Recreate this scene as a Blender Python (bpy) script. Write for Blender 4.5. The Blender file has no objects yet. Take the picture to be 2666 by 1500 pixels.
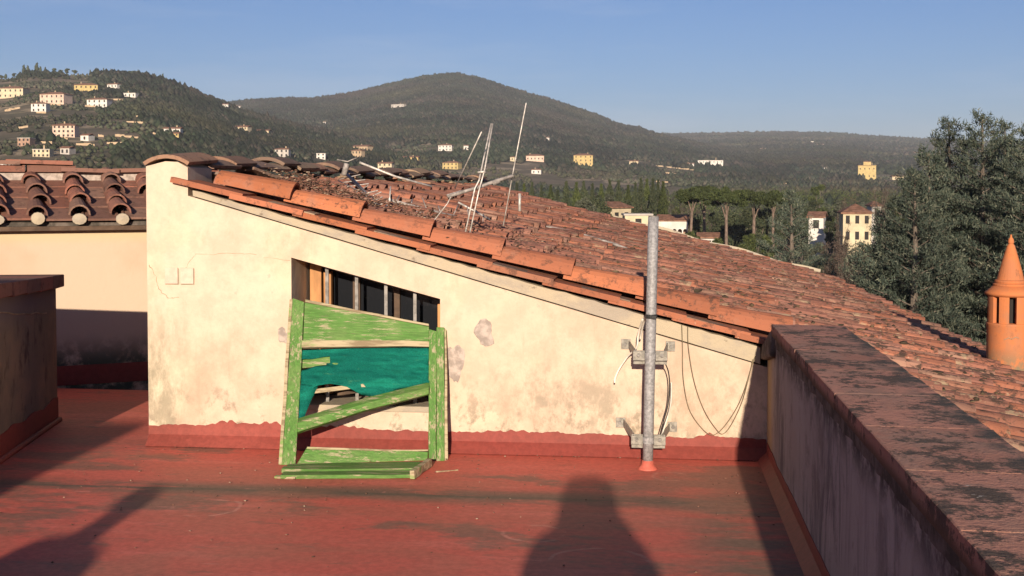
import bpy, bmesh, math, random
import numpy as np
from mathutils import Vector, Matrix, Euler

# ------------------------------------------------------------------ camera, sky, sun, exposure
SC = bpy.context.scene
COL = SC.collection
R = math.radians
VIEW_YAW = R(6.33)
cam_d = bpy.data.cameras.new('camera')
cam_d.sensor_width = 36.0
cam_d.lens = 36.0*3200/2666
cam_d.shift_y = -133/2666
cam_d.clip_start = 0.02
cam_d.clip_end = 20000
cam = bpy.data.objects.new('camera', cam_d)
COL.objects.link(cam)
cam.location = (0, 0, 1.6)
cam.rotation_euler = (R(90-2.2), 0, VIEW_YAW)
SC.camera = cam

TRAVEL = Vector((-0.19, 4.1, -1.0))
world = bpy.data.worlds.new('World')
SC.world = world
world.use_nodes = True
wn = world.node_tree
wn.nodes.clear()
w_out = wn.nodes.new('ShaderNodeOutputWorld')
w_bg = wn.nodes.new('ShaderNodeBackground')
w_sky = wn.nodes.new('ShaderNodeTexSky')
w_sky.sky_type = 'NISHITA'
w_sky.sun_disc = False
w_sky.sun_elevation = math.atan2(1.0, math.hypot(TRAVEL.x, TRAVEL.y))
w_sky.sun_rotation = math.pi - math.atan2(0.19, 4.1)
w_sky.altitude = 100
w_sky.air_density = 1.0
w_sky.dust_density = 0.45
w_sky.ozone_density = 5.0
w_bg.inputs['Strength'].default_value = 0.055
# thin high cirrus streaks over the whole sky
w_tc = wn.nodes.new('ShaderNodeTexCoord')
w_map = wn.nodes.new('ShaderNodeMapping')
w_map.inputs['Scale'].default_value = (2.2, 2.2, 16.0)
w_map.inputs['Rotation'].default_value = (0.0, R(5), 0.0)
w_no = wn.nodes.new('ShaderNodeTexNoise')
w_no.inputs['Scale'].default_value = 1.6
w_no.inputs['Detail'].default_value = 5
w_no.inputs['Roughness'].default_value = 0.6
w_rp = wn.nodes.new('ShaderNodeMapRange')
w_rp.inputs[1].default_value = 0.50
w_rp.inputs[2].default_value = 0.80
w_rp.inputs[3].default_value = 0.0
w_rp.inputs[4].default_value = 0.30
w_mix = wn.nodes.new('ShaderNodeMixRGB')
w_mix.inputs[2].default_value = (6.0, 6.6, 8.0, 1)
wn.links.new(w_tc.outputs['Generated'], w_map.inputs['Vector'])
wn.links.new(w_map.outputs[0], w_no.inputs['Vector'])
wn.links.new(w_no.outputs[0], w_rp.inputs[0])
wn.links.new(w_rp.outputs[0], w_mix.inputs[0])
w_tint = wn.nodes.new('ShaderNodeMixRGB'); w_tint.blend_type = 'MULTIPLY'; w_tint.inputs[0].default_value = 1.0
w_tint.inputs[2].default_value = (0.86, 0.83, 1.0, 1)
wn.links.new(w_sky.outputs[0], w_tint.inputs[1])
wn.links.new(w_tint.outputs[0], w_mix.inputs[1])
wn.links.new(w_mix.outputs[0], w_bg.inputs['Color'])
wn.links.new(w_bg.outputs[0], w_out.inputs['Surface'])

sun_d = bpy.data.lights.new('sun', 'SUN')
sun_d.energy = 4.6
sun_d.angle = R(0.55)
sun_d.color = (1.0, 0.85, 0.67)
sun = bpy.data.objects.new('sun', sun_d)
COL.objects.link(sun)
sun.rotation_euler = TRAVEL.to_track_quat('-Z', 'Y').to_euler()
sun.location = (1, -20, 12)

SC.view_settings.view_transform = 'Standard'
SC.view_settings.look = 'None'
SC.view_settings.exposure = 0.80
SC.view_settings.gamma = 1.0
SC.view_settings.use_curve_mapping = False
SC.render.engine = 'CYCLES'
SC.cycles.max_bounces = 6
SC.cycles.diffuse_bounces = 3

rng = np.random.default_rng(7)
rnd = random.Random(11)

# ------------------------------------------------------------------ object helpers
def tag(o, label=None, cat=None, group=None, kind=None):
    if label: o['label'] = label
    if cat: o['category'] = cat
    if group: o['group'] = group
    if kind: o['kind'] = kind
    return o

def empty(name, loc=(0, 0, 0), label=None, cat=None, group=None, kind=None, rz=0.0):
    o = bpy.data.objects.new(name, None)
    o.empty_display_size = 0.1
    COL.objects.link(o)
    o.location = loc
    o.rotation_euler = (0, 0, rz)
    return tag(o, label, cat, group, kind)

def put(name, me, mat=None, parent=None, loc=(0, 0, 0), rot=(0, 0, 0), scale=(1, 1, 1), kind=None):
    """link a mesh object; loc/rot are local to the parent"""
    o = bpy.data.objects.new(name, me)
    COL.objects.link(o)
    if mat is not None and len(me.materials) == 0:
        me.materials.append(mat)
    if parent is not None:
        o.parent = parent
    o.location = loc
    o.rotation_euler = rot
    o.scale = scale
    if kind: o['kind'] = kind
    return o

def copy_tree(o, parent=None):
    c = o.copy()
    COL.objects.link(c)
    if parent is not None:
        c.parent = parent
    for ch in list(o.children):
        copy_tree(ch, c)
    return c

class MB:
    def __init__(s):
        s.v = []; s.f = []
    def add(s, verts, faces):
        b = len(s.v)
        s.v += [tuple(p) for p in verts]
        s.f += [tuple(i+b for i in f) for f in faces]
        return s
    def box(s, x0, x1, y0, y1, z0, z1):
        v = [(x, y, z) for z in (z0, z1) for y in (y0, y1) for x in (x0, x1)]
        return s.add(v, [(0,2,3,1),(4,5,7,6),(0,1,5,4),(2,6,7,3),(0,4,6,2),(1,3,7,5)])
    def hexa(s, bot, top):
        """bot, top: four corners each, same winding (counter-clockwise seen from top)"""
        return s.add(list(bot)+list(top), [(3,2,1,0),(4,5,6,7),(0,1,5,4),(1,2,6,5),(2,3,7,6),(3,0,4,7)])
    def slab(s, quad, th, n=None):
        q = [Vector(p) for p in quad]
        if n is None:
            n = (q[1]-q[0]).cross(q[3]-q[0]).normalized()
        n = Vector(n)
        return s.hexa([p-n*th for p in q], q)
    def beam(s, a, b, w, h, up=(0, 0, 1), seg=1, jit=0.0):
        a = Vector(a); b = Vector(b); d = (b-a).normalized()
        x = d.cross(Vector(up)).normalized(); y = x.cross(d).normalized()
        ring = [(-w/2,-h/2),(w/2,-h/2),(w/2,h/2),(-w/2,h/2)]
        vs = []; fs = []
        for i in range(seg+1):
            c = a+(b-a)*(i/seg)
            for (p, q) in ring:
                vs.append(c+x*(p+rnd.uniform(-jit, jit))+y*(q+rnd.uniform(-jit, jit)))
        for i in range(seg):
            for k in range(4):
                fs.append((i*4+k, i*4+(k+1) % 4, (i+1)*4+(k+1) % 4, (i+1)*4+k))
        fs.append((3,2,1,0)); m = seg*4
        fs.append((m,m+1,m+2,m+3))
        return s.add(vs, fs)
    def tube(s, pts, r, seg=8, caps=True):
        pts = [Vector(p) for p in pts]
        rs = r if isinstance(r, (list, tuple)) else [r]*len(pts)
        vs = []; fs = []; ref = None
        for i, p in enumerate(pts):
            d = (pts[min(i+1, len(pts)-1)]-pts[max(i-1, 0)]).normalized()
            if ref is None:
                ref = Vector((0, 0, 1)) if abs(d.z) < 0.9 else Vector((1, 0, 0))
            x = d.cross(ref).normalized(); y = x.cross(d).normalized(); ref = y
            for k in range(seg):
                t = 2*math.pi*k/seg
                vs.append(p+(x*math.cos(t)+y*math.sin(t))*rs[i])
        for i in range(len(pts)-1):
            for k in range(seg):
                fs.append((i*seg+k, (i+1)*seg+k, (i+1)*seg+(k+1) % seg, i*seg+(k+1) % seg))
        if caps:
            fs.append(tuple(range(seg)))
            fs.append(tuple(range(len(pts)*seg-1, (len(pts)-1)*seg-1, -1)))
        return s.add(vs, fs)
    def lathe(s, prof, seg=20, c=(0, 0, 0), caps=True):
        vs = []; fs = []
        for (r, z) in prof:
            for k in range(seg):
                t = 2*math.pi*k/seg
                vs.append((c[0]+r*math.cos(t), c[1]+r*math.sin(t), c[2]+z))
        for i in range(len(prof)-1):
            for k in range(seg):
                fs.append((i*seg+k, i*seg+(k+1) % seg, (i+1)*seg+(k+1) % seg, (i+1)*seg+k))
        if caps:
            fs.append(tuple(range(seg-1, -1, -1)))
            fs.append(tuple(range((len(prof)-1)*seg, len(prof)*seg)))
        return s.add(vs, fs)
    def prism(s, poly, y0, y1):
        """poly in (x, z), extruded along y"""
        n = len(poly)
        vs = [(x, y0, z) for x, z in poly]+[(x, y1, z) for x, z in poly]
        fs = [tuple(range(n)), tuple(range(2*n-1, n-1, -1))]
        for i in range(n):
            j = (i+1) % n
            fs.append((i, i+n, j+n, j))
        return s.add(vs, fs)
    def mesh(s, name='mesh', mat=None, smooth=False):
        me = bpy.data.meshes.new(name)
        me.from_pydata(s.v, [], s.f)
        if mat is not None: me.materials.append(mat)
        bm = bmesh.new(); bm.from_mesh(me)
        bmesh.ops.recalc_face_normals(bm, faces=bm.faces[:])
        bm.to_mesh(me); bm.free()
        if smooth:
            me.polygons.foreach_set('use_smooth', [True]*len(me.polygons))
        me.update()
        return me
    def build(s, name, mat, parent=None, smooth=False, loc=(0, 0, 0), bevel=0.0, kind=None):
        o = put(name, s.mesh(name, mat, smooth), None, parent, loc, kind=kind)
        if bevel:
            m = o.modifiers.new('bevel', 'BEVEL'); m.width = bevel; m.segments = 2; m.limit_method = 'ANGLE'
        return o

def tri_mesh(name, V, F, mat, smooth=False):
    """V (n,3), F (m,3) arrays"""
    me = bpy.data.meshes.new(name)
    V = np.asarray(V, np.float32); F = np.asarray(F, np.int32)
    me.vertices.add(len(V)); me.vertices.foreach_set('co', V.ravel())
    m = len(F)
    me.loops.add(m*3); me.loops.foreach_set('vertex_index', F.ravel())
    me.polygons.add(m)
    me.polygons.foreach_set('loop_start', np.arange(0, m*3, 3, dtype=np.int32))
    me.polygons.foreach_set('loop_total', np.full(m, 3, np.int32))
    if smooth: me.polygons.foreach_set('use_smooth', np.ones(m, bool))
    me.materials.append(mat)
    me.update(calc_edges=True)
    return me

# ------------------------------------------------------------------ material helpers
def lin(r, g, b):
    f = lambda c: c/12.92 if c <= 0.04045 else ((c+0.055)/1.055)**2.4
    return (f(r/255), f(g/255), f(b/255), 1.0)

class Mat:
    def __init__(s, name, rough=0.85, spec=0.25, metal=0.0):
        s.m = bpy.data.materials.new(name); s.m.use_nodes = True
        s.nt = s.m.node_tree; s.nt.nodes.clear()
        s.out = s.new('ShaderNodeOutputMaterial'); s.bsdf = s.new('ShaderNodeBsdfPrincipled')
        s.nt.links.new(s.bsdf.outputs[0], s.out.inputs[0])
        s.bsdf.inputs['Roughness'].default_value = rough
        s.bsdf.inputs['Specular IOR Level'].default_value = spec
        s.bsdf.inputs['Metallic'].default_value = metal
        s.col = None
        s.pos = s.new('ShaderNodeNewGeometry').outputs['Position']
        s.obj = s.new('ShaderNodeTexCoord').outputs['Object']
    def new(s, t): return s.nt.nodes.new(t)
    def link(s, a, b): s.nt.links.new(a, b)
    def setin(s, sock, v):
        if hasattr(v, 'is_linked') or isinstance(v, bpy.types.NodeSocket): s.link(v, sock)
        else: sock.default_value = v
    def math(s, op, a, b=None, clamp=False):
        n = s.new('ShaderNodeMath'); n.operation = op; n.use_clamp = clamp
        s.setin(n.inputs[0], a)
        if b is not None: s.setin(n.inputs[1], b)
        return n.outputs[0]
    def noise(s, scale, detail=5, rough=0.55, stretch=(1, 1, 1), coord=None, dist=0.0, rot=(0, 0, 0)):
        mp = s.new('ShaderNodeMapping'); mp.inputs['Scale'].default_value = stretch
        mp.inputs['Rotation'].default_value = rot
        s.link(coord or s.pos, mp.inputs['Vector'])
        n = s.new('ShaderNodeTexNoise')
        n.inputs['Scale'].default_value = scale; n.inputs['Detail'].default_value = detail
        n.inputs['Roughness'].default_value = rough; n.inputs['Distortion'].default_value = dist
        s.link(mp.outputs[0], n.inputs['Vector'])
        return n.outputs[0]
    def ramp(s, fac, lo, hi, a=0.0, b=1.0):
        n = s.new('ShaderNodeMapRange'); n.interpolation_type = 'SMOOTHSTEP'
        s.setin(n.inputs[0], fac)
        n.inputs[1].default_value = lo; n.inputs[2].default_value = hi
        n.inputs[3].default_value = a; n.inputs[4].default_value = b
        return n.outputs[0]
    def axis(s, ax, coord=None):
        n = s.new('ShaderNodeSeparateXYZ'); s.link(coord or s.pos, n.inputs[0]); return n.outputs[ax]
    def band(s, ax, a, b, soft, coord=None):
        """1 inside a..b of one axis with soft edges"""
        v = s.axis(ax, coord)
        return s.math('MULTIPLY', s.ramp(v, a-soft, a+soft), s.ramp(v, b-soft, b+soft, 1, 0))
    def base(s, c): s.col = c; return s
    def mix(s, fac, c, mode='MIX'):
        n = s.new('ShaderNodeMixRGB'); n.blend_type = mode
        s.setin(n.inputs[0], fac)
        s.setin(n.inputs[1], s.col); s.setin(n.inputs[2], c)
        s.col = n.outputs[0]; return s
    def gain(s, fac, lo, hi):
        """multiply brightness by lo..hi as fac goes 0..1"""
        v = s.ramp(fac, 0, 1, lo, hi) if not isinstance(fac, float) else fac
        n = s.new('ShaderNodeHueSaturation'); n.inputs['Saturation'].default_value = 1
        s.setin(n.inputs['Value'], v); s.setin(n.inputs['Color'], s.col)
        s.col = n.outputs[0]; return s
    def rand(s, which='both'):
        oi = s.new('ShaderNodeObjectInfo').outputs['Random']
        isl = s.new('ShaderNodeNewGeometry').outputs['Random Per Island']
        if which == 'object': return oi
        if which == 'island': return isl
        return s.math('FRACT', s.math('ADD', oi, isl))
    def bump(s, h, strength=0.3, dist=0.01):
        n = s.new('ShaderNodeBump'); n.inputs['Strength'].default_value = strength
        n.inputs['Distance'].default_value = dist
        s.link(h, n.inputs['Height']); s.link(n.outputs[0], s.bsdf.inputs['Normal']); return s
    def done(s):
        s.setin(s.bsdf.inputs['Base Color'], s.col); return s.m

def simple(name, c, rough=0.8, spec=0.25, metal=0.0, var=0.25, scale=8.0, bump=0.0, stretch=(1, 1, 1)):
    m = Mat(name, rough, spec, metal).base(c)
    n = m.noise(scale, 5, 0.6, stretch)
    m.gain(m.ramp(n, 0.3, 0.7), 1-var, 1+var)
    if bump: m.bump(n, bump, 0.01)
    return m.done()
# ------------------------------------------------------------------ materials
WHITE = (1, 1, 1, 1)
# cream lime plaster of the attic wall
m = Mat('cream_plaster', 0.92, 0.15).base((0.56, 0.450, 0.345, 1))
m.mix(m.ramp(m.noise(0.9, 4, 0.6), 0.42, 0.62), (0.55, 0.42, 0.315, 1))
m.mix(m.ramp(m.noise(1.7, 5, 0.6, rot=(.3, .2, .1)), 0.50, 0.66), (0.57, 0.475, 0.345, 1))
m.mix(m.math('MULTIPLY', m.ramp(m.axis(2), 0.62, 0.10), m.ramp(m.noise(9, 8, 0.72, (1, 1, .8)), 0.50, 0.64)), (0.25, 0.205, 0.15, 1))
m.mix(m.math('MULTIPLY', m.math('MULTIPLY', m.ramp(m.axis(2), 0.85, 0.25), m.ramp(m.axis(0), -1.35, -.6)), m.ramp(m.noise(5, 9, 0.78, (1, 1, .6)), 0.46, 0.62, 0, .9)), (0.33, 0.275, 0.205, 1))
m.mix(m.math('MULTIPLY', m.math('MULTIPLY', m.ramp(m.axis(2), 1.15, 0.4), m.ramp(m.axis(0), -2.6, -3.05)), m.ramp(m.noise(6, 8, 0.7, (1, 1, .45)), 0.42, 0.60)), (0.31, 0.265, 0.19, 1))
m.mix(m.ramp(m.noise(3.3, 6, 0.75), 0.64, 0.71, 0, 0.7), (0.38, 0.31, 0.25, 1))
m.mix(m.ramp(m.noise(2.2, 7, 0.7, (1, 1, .6), rot=(.1, .5, .2)), 0.5, 0.64, 0, .55), (0.47, 0.335, 0.245, 1))
m.gain(m.ramp(m.noise(4.5, 8, .75), .3, .7), .90, 1.07)
m.mix(m.ramp(m.noise(46, 4, 0.7), 0.66, 0.76, 0, 0.55), (0.33, 0.26, 0.19, 1))
m.mix(m.math('MULTIPLY', m.ramp(m.noise(.9, 4, .6), .45, .6), m.ramp(m.noise(11, 7, .75, (1, 1, .07)), .56, .70, 0, .42)), (0.36, 0.29, 0.21, 1))
hb = m.math('ADD', m.noise(5, 6, 0.6), m.math('MULTIPLY', m.noise(70, 4, 0.7), 0.25))
M_WALL = m.bump(hb, 0.35, 0.02).done()

m = Mat('rear_plaster', 0.92, 0.15).base((0.53, 0.405, 0.30, 1))
m.mix(m.ramp(m.noise(0.8, 4, 0.6, (1, 1, 1.5)), 0.42, 0.60), (0.52, 0.365, 0.26, 1))
m.mix(m.ramp(m.axis(2), 1.13, 1.24, 0, .6), (0.54, 0.42, 0.24, 1))
m.mix(m.math('MULTIPLY', m.ramp(m.axis(2), 0.45, 0.15), m.ramp(m.noise(5, 7, 0.7), 0.35, 0.55)), (0.07, 0.085, 0.06, 1))
M_REAR = m.bump(m.noise(5, 7, 0.65), 0.3, 0.02).done()

# red waterproofing coat of the terrace
def red_coat(name, floor=True):
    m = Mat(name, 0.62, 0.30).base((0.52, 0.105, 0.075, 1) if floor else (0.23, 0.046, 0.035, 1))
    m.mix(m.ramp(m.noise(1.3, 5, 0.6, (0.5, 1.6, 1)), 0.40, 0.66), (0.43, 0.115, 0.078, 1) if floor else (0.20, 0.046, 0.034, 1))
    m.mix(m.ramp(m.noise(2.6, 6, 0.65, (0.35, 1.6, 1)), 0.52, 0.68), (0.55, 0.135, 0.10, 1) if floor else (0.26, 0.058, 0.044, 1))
    if floor:
        y = m.axis(1); x = m.axis(0)
        n1 = m.noise(2.6, 8, 0.72, (0.45, 1.5, 1)); n2 = m.noise(1.15, 8, 0.70, (0.55, 1.2, 1), rot=(0, 0, .5))
        grime = (0.15, 0.092, 0.066, 1)
        # dirt caught along the seam, towards the parapet and in puddle marks
        m.mix(m.math('MULTIPLY', m.band(1, 6.13, 6.42, 0.10), m.ramp(n1, 0.36, 0.52, 0, .95)), grime)
        m.mix(m.math('MULTIPLY', m.band(1, 6.235, 6.30, 0.02), m.ramp(m.noise(3, 6, .7, (.5, 1, 1)), 0.32, 0.5, 0.2, .9)), (0.10, 0.075, 0.055, 1))
        m.mix(m.math('MULTIPLY', m.math('MULTIPLY', m.ramp(x, -0.05, 0.42), m.ramp(y, 6.9, 6.2)), m.ramp(n1, 0.36, 0.60, 0, .95)), (0.17, 0.115, 0.082, 1))
        m.mix(m.ramp(n2, 0.53, 0.61, 0, .85), (0.20, 0.105, 0.075, 1))
        m.mix(m.ramp(m.noise(5, 8, .75, (.5, 1.6, 1)), .58, .66, 0, .6), (0.24, 0.10, 0.07, 1))
        m.mix(m.ramp(m.noise(9, 6, .7, (.4, 1.8, 1)), .63, .70, 0, .5), (0.62, 0.23, 0.18, 1))
        for cx_, cy_, r_ in ((-.52, 5.62, .14), (-1.43, 6.32, .05), (.13, 6.85, .10), (-.2, 5.2, .22), (-2.2, 5.9, .17)):
            d_ = m.math('SQRT', m.math('ADD', m.math('POWER', m.math('ADD', x, -cx_), 2.0), m.math('POWER', m.math('ADD', y, -cy_), 2.0)))
            d_ = m.math('ADD', d_, m.math('MULTIPLY', m.noise(6, 4, .6), .06))
            m.mix(m.math('MULTIPLY', m.math('MULTIPLY', m.ramp(d_, r_+.012, r_+.024), m.ramp(d_, r_+.030, r_+.044, 1, 0)), m.ramp(m.noise(5, 4, .6), .46, .58, 0, .55)), (0.62, 0.26, 0.20, 1))
        m.mix(m.ramp(m.noise(0.6, 4, .6, (1, 2, 1), dist=1.2), 0.52, 0.62, 0, .4), (0.36, 0.13, 0.085, 1))
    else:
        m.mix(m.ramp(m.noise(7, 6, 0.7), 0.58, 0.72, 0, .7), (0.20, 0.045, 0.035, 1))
    m.gain(m.ramp(m.noise(30, 6, 0.7), .3, .7), .88, 1.1)
    return m.bump(m.math('ADD', m.noise(2.2, 4, 0.5), m.math('MULTIPLY', m.noise(60, 4, 0.6), .2)), 0.25, 0.015).done()
M_RED = red_coat('red_membrane')
M_SKIRT = red_coat('red_skirting_coat', False)  # same membrane, coloured darker to offset the stronger sun on upright faces

# weathered grey render of the parapet, with run-off streaks
m = Mat('grey_render', 0.95, 0.12).base((0.34, 0.290, 0.260, 1))
m.mix(m.ramp(m.noise(2.2, 6, 0.6), 0.4, 0.65), (0.38, 0.33, 0.30, 1))
m.mix(m.math('MULTIPLY', m.ramp(m.noise(1.1, 5, .6), .40, .60), m.ramp(m.noise(4, 9, 0.80, (1, 1, 0.22), dist=1.0), 0.45, 0.62)), (0.16, 0.14, 0.135, 1))
m.mix(m.ramp(m.noise(3.4, 8, 0.75), 0.52, 0.66, 0, .8), (0.20, 0.165, 0.15, 1))
m.mix(m.math('MULTIPLY', m.ramp(m.noise(1.6, 5, .6, rot=(.4, .1, .9)), .45, .62), m.ramp(m.noise(7, 8, 0.78, (1, 1, 0.20), dist=.9), 0.52, 0.66, 0, .8)), (0.35, 0.32, 0.315, 1))
m.mix(m.math('MULTIPLY', m.ramp(m.axis(2), 0.60, 0.76), m.ramp(m.noise(7, 6, .7), .38, .56)), (0.055, 0.05, 0.045, 1))
m.mix(m.math('MULTIPLY', m.ramp(m.axis(1), 6.95, 7.15), m.ramp(m.noise(3, 5, .7, (1, 1, .2)), .35, .5)), (0.40, 0.30, 0.18, 1))
M_CONC = m.bump(m.math('ADD', m.noise(4, 6, .6), m.noise(40, 5, .7)), 0.5, 0.015).done()

m = Mat('clay_coping', 0.95, 0.1).base((0.40, 0.195, 0.140, 1))
m.gain(m.rand('object'), .84, 1.16)
m.mix(m.ramp(m.noise(4, 6, .65), .42, .62), (0.34, 0.195, 0.145, 1))
m.mix(m.ramp(m.noise(5.5, 9, .80), .50, .565, 0, .92), (0.085, 0.068, 0.055, 1))
m.mix(m.ramp(m.noise(19, 7, .75), .575, .63, 0, .85), (0.065, 0.05, 0.042, 1))
m.mix(m.ramp(m.noise(11, 5, .6, rot=(.4, .3, .2)), .69, .73, 0, .8), (0.55, 0.49, 0.42, 1))
m.mix(m.math('MULTIPLY', m.ramp(m.axis(0), .93, 1.06), m.ramp(m.noise(8, 7, .7), .40, .55)), (0.075, 0.07, 0.062, 1))
m.mix(m.ramp(m.axis(2), .845, .80), (0.12, 0.075, 0.05, 1))
M_COPE = m.bump(m.math('ADD', m.noise(14, 6, .7), m.noise(60, 4, .7)), 0.6, 0.012).done()

m = Mat('dark_mortar', 0.95, 0.1).base((0.07, 0.06, 0.05, 1))
m.mix(m.ramp(m.noise(9, 6, .7), .4, .62), (0.16, 0.13, 0.11, 1))
M_DMORT = m.bump(m.noise(30, 6, .7), .6, .012).done()
m = Mat('pale_mortar', 0.95, 0.1).base((0.42, 0.35, 0.25, 1))
m.mix(m.ramp(m.noise(5, 6, .7, (.5, 1, 1)), .42, .60), (0.34, 0.29, 0.23, 1))
m.mix(m.ramp(m.noise(14, 6, .7, (.6, 1, 1)), .60, .70), (0.20, 0.16, 0.12, 1))
M_MORT = m.bump(m.noise(24, 6, .7), .6, .012).done()

def tile_mat(name, c0, c1, c2, lichen=.75, dark=(0.07, 0.045, 0.035, 1), spotted=False):
    m = Mat(name, 0.9, 0.15).base(c0)
    r_ = m.rand()
    m.mix(m.ramp(r_, .30, .75), c1)
    m.mix(m.ramp(m.math('FRACT', m.math('MULTIPLY', r_, 7.31)), .62, .92), c2)
    m.gain(m.math('FRACT', m.math('MULTIPLY', r_, 13.7)), .74, 1.18)
    m.mix(m.ramp(m.noise(6, 6, .7), .52, .70, 0, .55), c2)
    m.mix(m.ramp(m.noise(12, 9, .80, (1, 1.4, 1)), .52, .60, 0, lichen), dark)
    m.mix(m.ramp(m.noise(1.1, 5, .6), .42, .62, 0, .5), c1)
    m.mix(m.ramp(m.noise(40, 6, .75), .60, .70, 0, lichen), dark)
    if spotted:     # lichen is thickest on the lower, damper half of the roof
        wet = m.ramp(m.axis(0), -1.9, .4, .25, 1)
        m.mix(m.math('MULTIPLY', wet, m.ramp(m.noise(8.5, 9, .8, (1, 2.0, 1), rot=(0, 0, .2)), .53, .585)), (0.075, 0.048, 0.036, 1))
        m.mix(m.math('MULTIPLY', wet, m.ramp(m.noise(5, 8, .75, rot=(.5, 0, .2)), .56, .64, 0, .7)), (0.36, 0.27, 0.17, 1))
    m.mix(m.ramp(m.noise(21, 5, .6, rot=(.3, .6, .2)), .66, .73, 0, .55), (0.50, 0.38, 0.27, 1))
    return m.bump(m.noise(45, 5, .7), .4, .008).done()
M_TILE = tile_mat('clay_tile', (0.35, 0.135, 0.080, 1), (0.27, 0.122, 0.088, 1), (0.33, 0.185, 0.13, 1), .95, spotted=True)
M_TILEV = tile_mat('orange_verge_tile', (0.43, 0.150, 0.070, 1), (0.37, 0.135, 0.075, 1), (0.31, 0.165, 0.115, 1), .8)
M_TILEL = tile_mat('old_brown_tile', (0.28, 0.115, 0.08, 1), (0.20, 0.105, 0.08, 1), (0.25, 0.15, 0.11, 1), .7)
M_TILER = tile_mat('ridge_clay_tile', (0.28, 0.155, 0.10, 1), (0.21, 0.14, 0.105, 1), (0.33, 0.23, 0.15, 1), .85)

def paint(name, stretch):
    m = Mat(name, 0.7, 0.25).base((0.078, 0.182, 0.034, 1))
    m.mix(m.ramp(m.noise(5, 5, .6), .4, .65), (0.115, 0.205, 0.052, 1))
    n = m.noise(15, 10, .80, stretch)
    m.gain(m.ramp(m.noise(40, 6, .7, stretch), .3, .7), .78, 1.15)
    m.mix(m.ramp(n, .53, .585), (0.33, 0.28, 0.175, 1))
    m.mix(m.math('MULTIPLY', m.ramp(m.noise(16, 6, .7, stretch), .60, .68), .8), (0.17, 0.13, 0.085, 1))
    return m.bump(n, .5, .008).done()
M_GREENV = paint('peeling_green_paint_upright', (2.6, 2.6, .16))
M_GREENH = paint('peeling_green_paint_level', (.14, 2.4, 2.8))
m = Mat('bare_wood', .85, .15).base((0.40, 0.33, 0.21, 1))
m.mix(m.ramp(m.noise(14, 7, .7, (.15, 2, 2)), .45, .6), (0.22, 0.165, 0.10, 1))
m.mix(m.ramp(m.noise(4, 6, .7, (.4, 1, 1)), .56, .64, 0, .8), (0.16, 0.29, 0.07, 1))
M_BARE = m.done()
m = Mat('teal_net', .95, .04).base((0.006, 0.105, 0.080, 1))
m.mix(m.ramp(m.noise(4, 5, .6, (.5, 1, 2.5)), .42, .62), (0.010, 0.17, 0.12, 1))
m.mix(m.ramp(m.noise(9, 6, .7, (.3, 1, 2.5)), .62, .70, 0, .5), (0.06, 0.19, 0.10, 1))
m.gain(m.ramp(m.noise(260, 2, .5), .35, .65), .75, 1.2)
M_TEAL = m.bump(m.math('ADD', m.noise(7, 7, .7, (.25, 1, 2.2)), m.math('MULTIPLY', m.noise(200, 2, .5), .15)), .9, .02).done()
M_OAK = simple('orange_varnished_wood', (0.42, 0.20, 0.075, 1), .6, .3, 0, .3, 9, 0, (1, 1, .2))
M_DOAK = simple('dark_window_wood', (0.09, 0.055, 0.035, 1), .7, .3, 0, .3, 9)
M_IRON = simple('grey_iron', (0.20, 0.185, 0.17, 1), .6, .4, .3, .3, 20)
M_GALV = simple('galvanised_steel', (0.27, 0.262, 0.262, 1), .6, .4, .15, .25, 70, .1)
M_BRKT = simple('dull_zinc_bracket', (0.24, 0.222, 0.19, 1), .65, .35, .1, .25, 40)
M_ALU = simple('old_aluminium', (0.52, 0.47, 0.42, 1), .5, .5, .3, .3, 25)
M_GREYM = simple('grey_oxidised_tube', (0.30, 0.265, 0.24, 1), .7, .4, .2, .35, 25)
M_BLACK = simple('black_rubber', (0.025, 0.025, 0.025, 1), .6, .3)
M_WCABLE = simple('white_cable', (0.62, 0.58, 0.50, 1), .5, .3)
M_BCABLE = simple('brown_cable', (0.16, 0.125, 0.075, 1), .6, .3)
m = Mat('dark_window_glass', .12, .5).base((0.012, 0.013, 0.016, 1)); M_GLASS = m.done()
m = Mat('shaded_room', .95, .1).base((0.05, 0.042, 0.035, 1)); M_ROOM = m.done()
m = Mat('terracotta_pot', .8, .2).base((0.50, 0.165, 0.060, 1))
m.mix(m.ramp(m.noise(6, 6, .65), .42, .66), (0.42, 0.155, 0.07, 1))
m.mix(m.ramp(m.noise(3, 5, .6, (1, 1, .5)), .6, .72, 0, .6), (0.33, 0.17, 0.10, 1))
m.mix(m.math('MULTIPLY', m.ramp(m.axis(2), .42, .22), m.ramp(m.noise(12, 6, .7), .38, .55)), (0.20, 0.15, 0.09, 1))
m.mix(m.ramp(m.noise(16, 8, .75), .56, .68, 0, .6), (0.24, 0.10, 0.05, 1))
m.mix(m.ramp(m.noise(7, 8, .75, (1, 1, .4)), .57, .68, 0, .55), (0.16, 0.085, 0.05, 1))
m.mix(m.ramp(m.noise(24, 6, .7), .64, .72, 0, .5), (0.55, 0.33, 0.20, 1))
M_TERRA = m.bump(m.noise(60, 5, .7), .25, .006).done()
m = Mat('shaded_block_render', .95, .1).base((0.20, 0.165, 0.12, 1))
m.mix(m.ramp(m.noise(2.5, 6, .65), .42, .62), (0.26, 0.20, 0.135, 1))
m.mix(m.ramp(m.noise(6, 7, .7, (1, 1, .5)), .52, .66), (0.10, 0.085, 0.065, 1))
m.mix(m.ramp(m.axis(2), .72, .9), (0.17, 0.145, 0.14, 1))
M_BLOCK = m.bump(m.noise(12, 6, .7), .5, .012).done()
M_PATCH = simple('grey_cement_patch', (0.36, 0.30, 0.26, 1), .95, .1, 0, .25, 22, .4)
M_CRACK = simple('dark_crack', (0.33, 0.26, 0.18, 1), .95, .1)
M_LITTER = None
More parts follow.
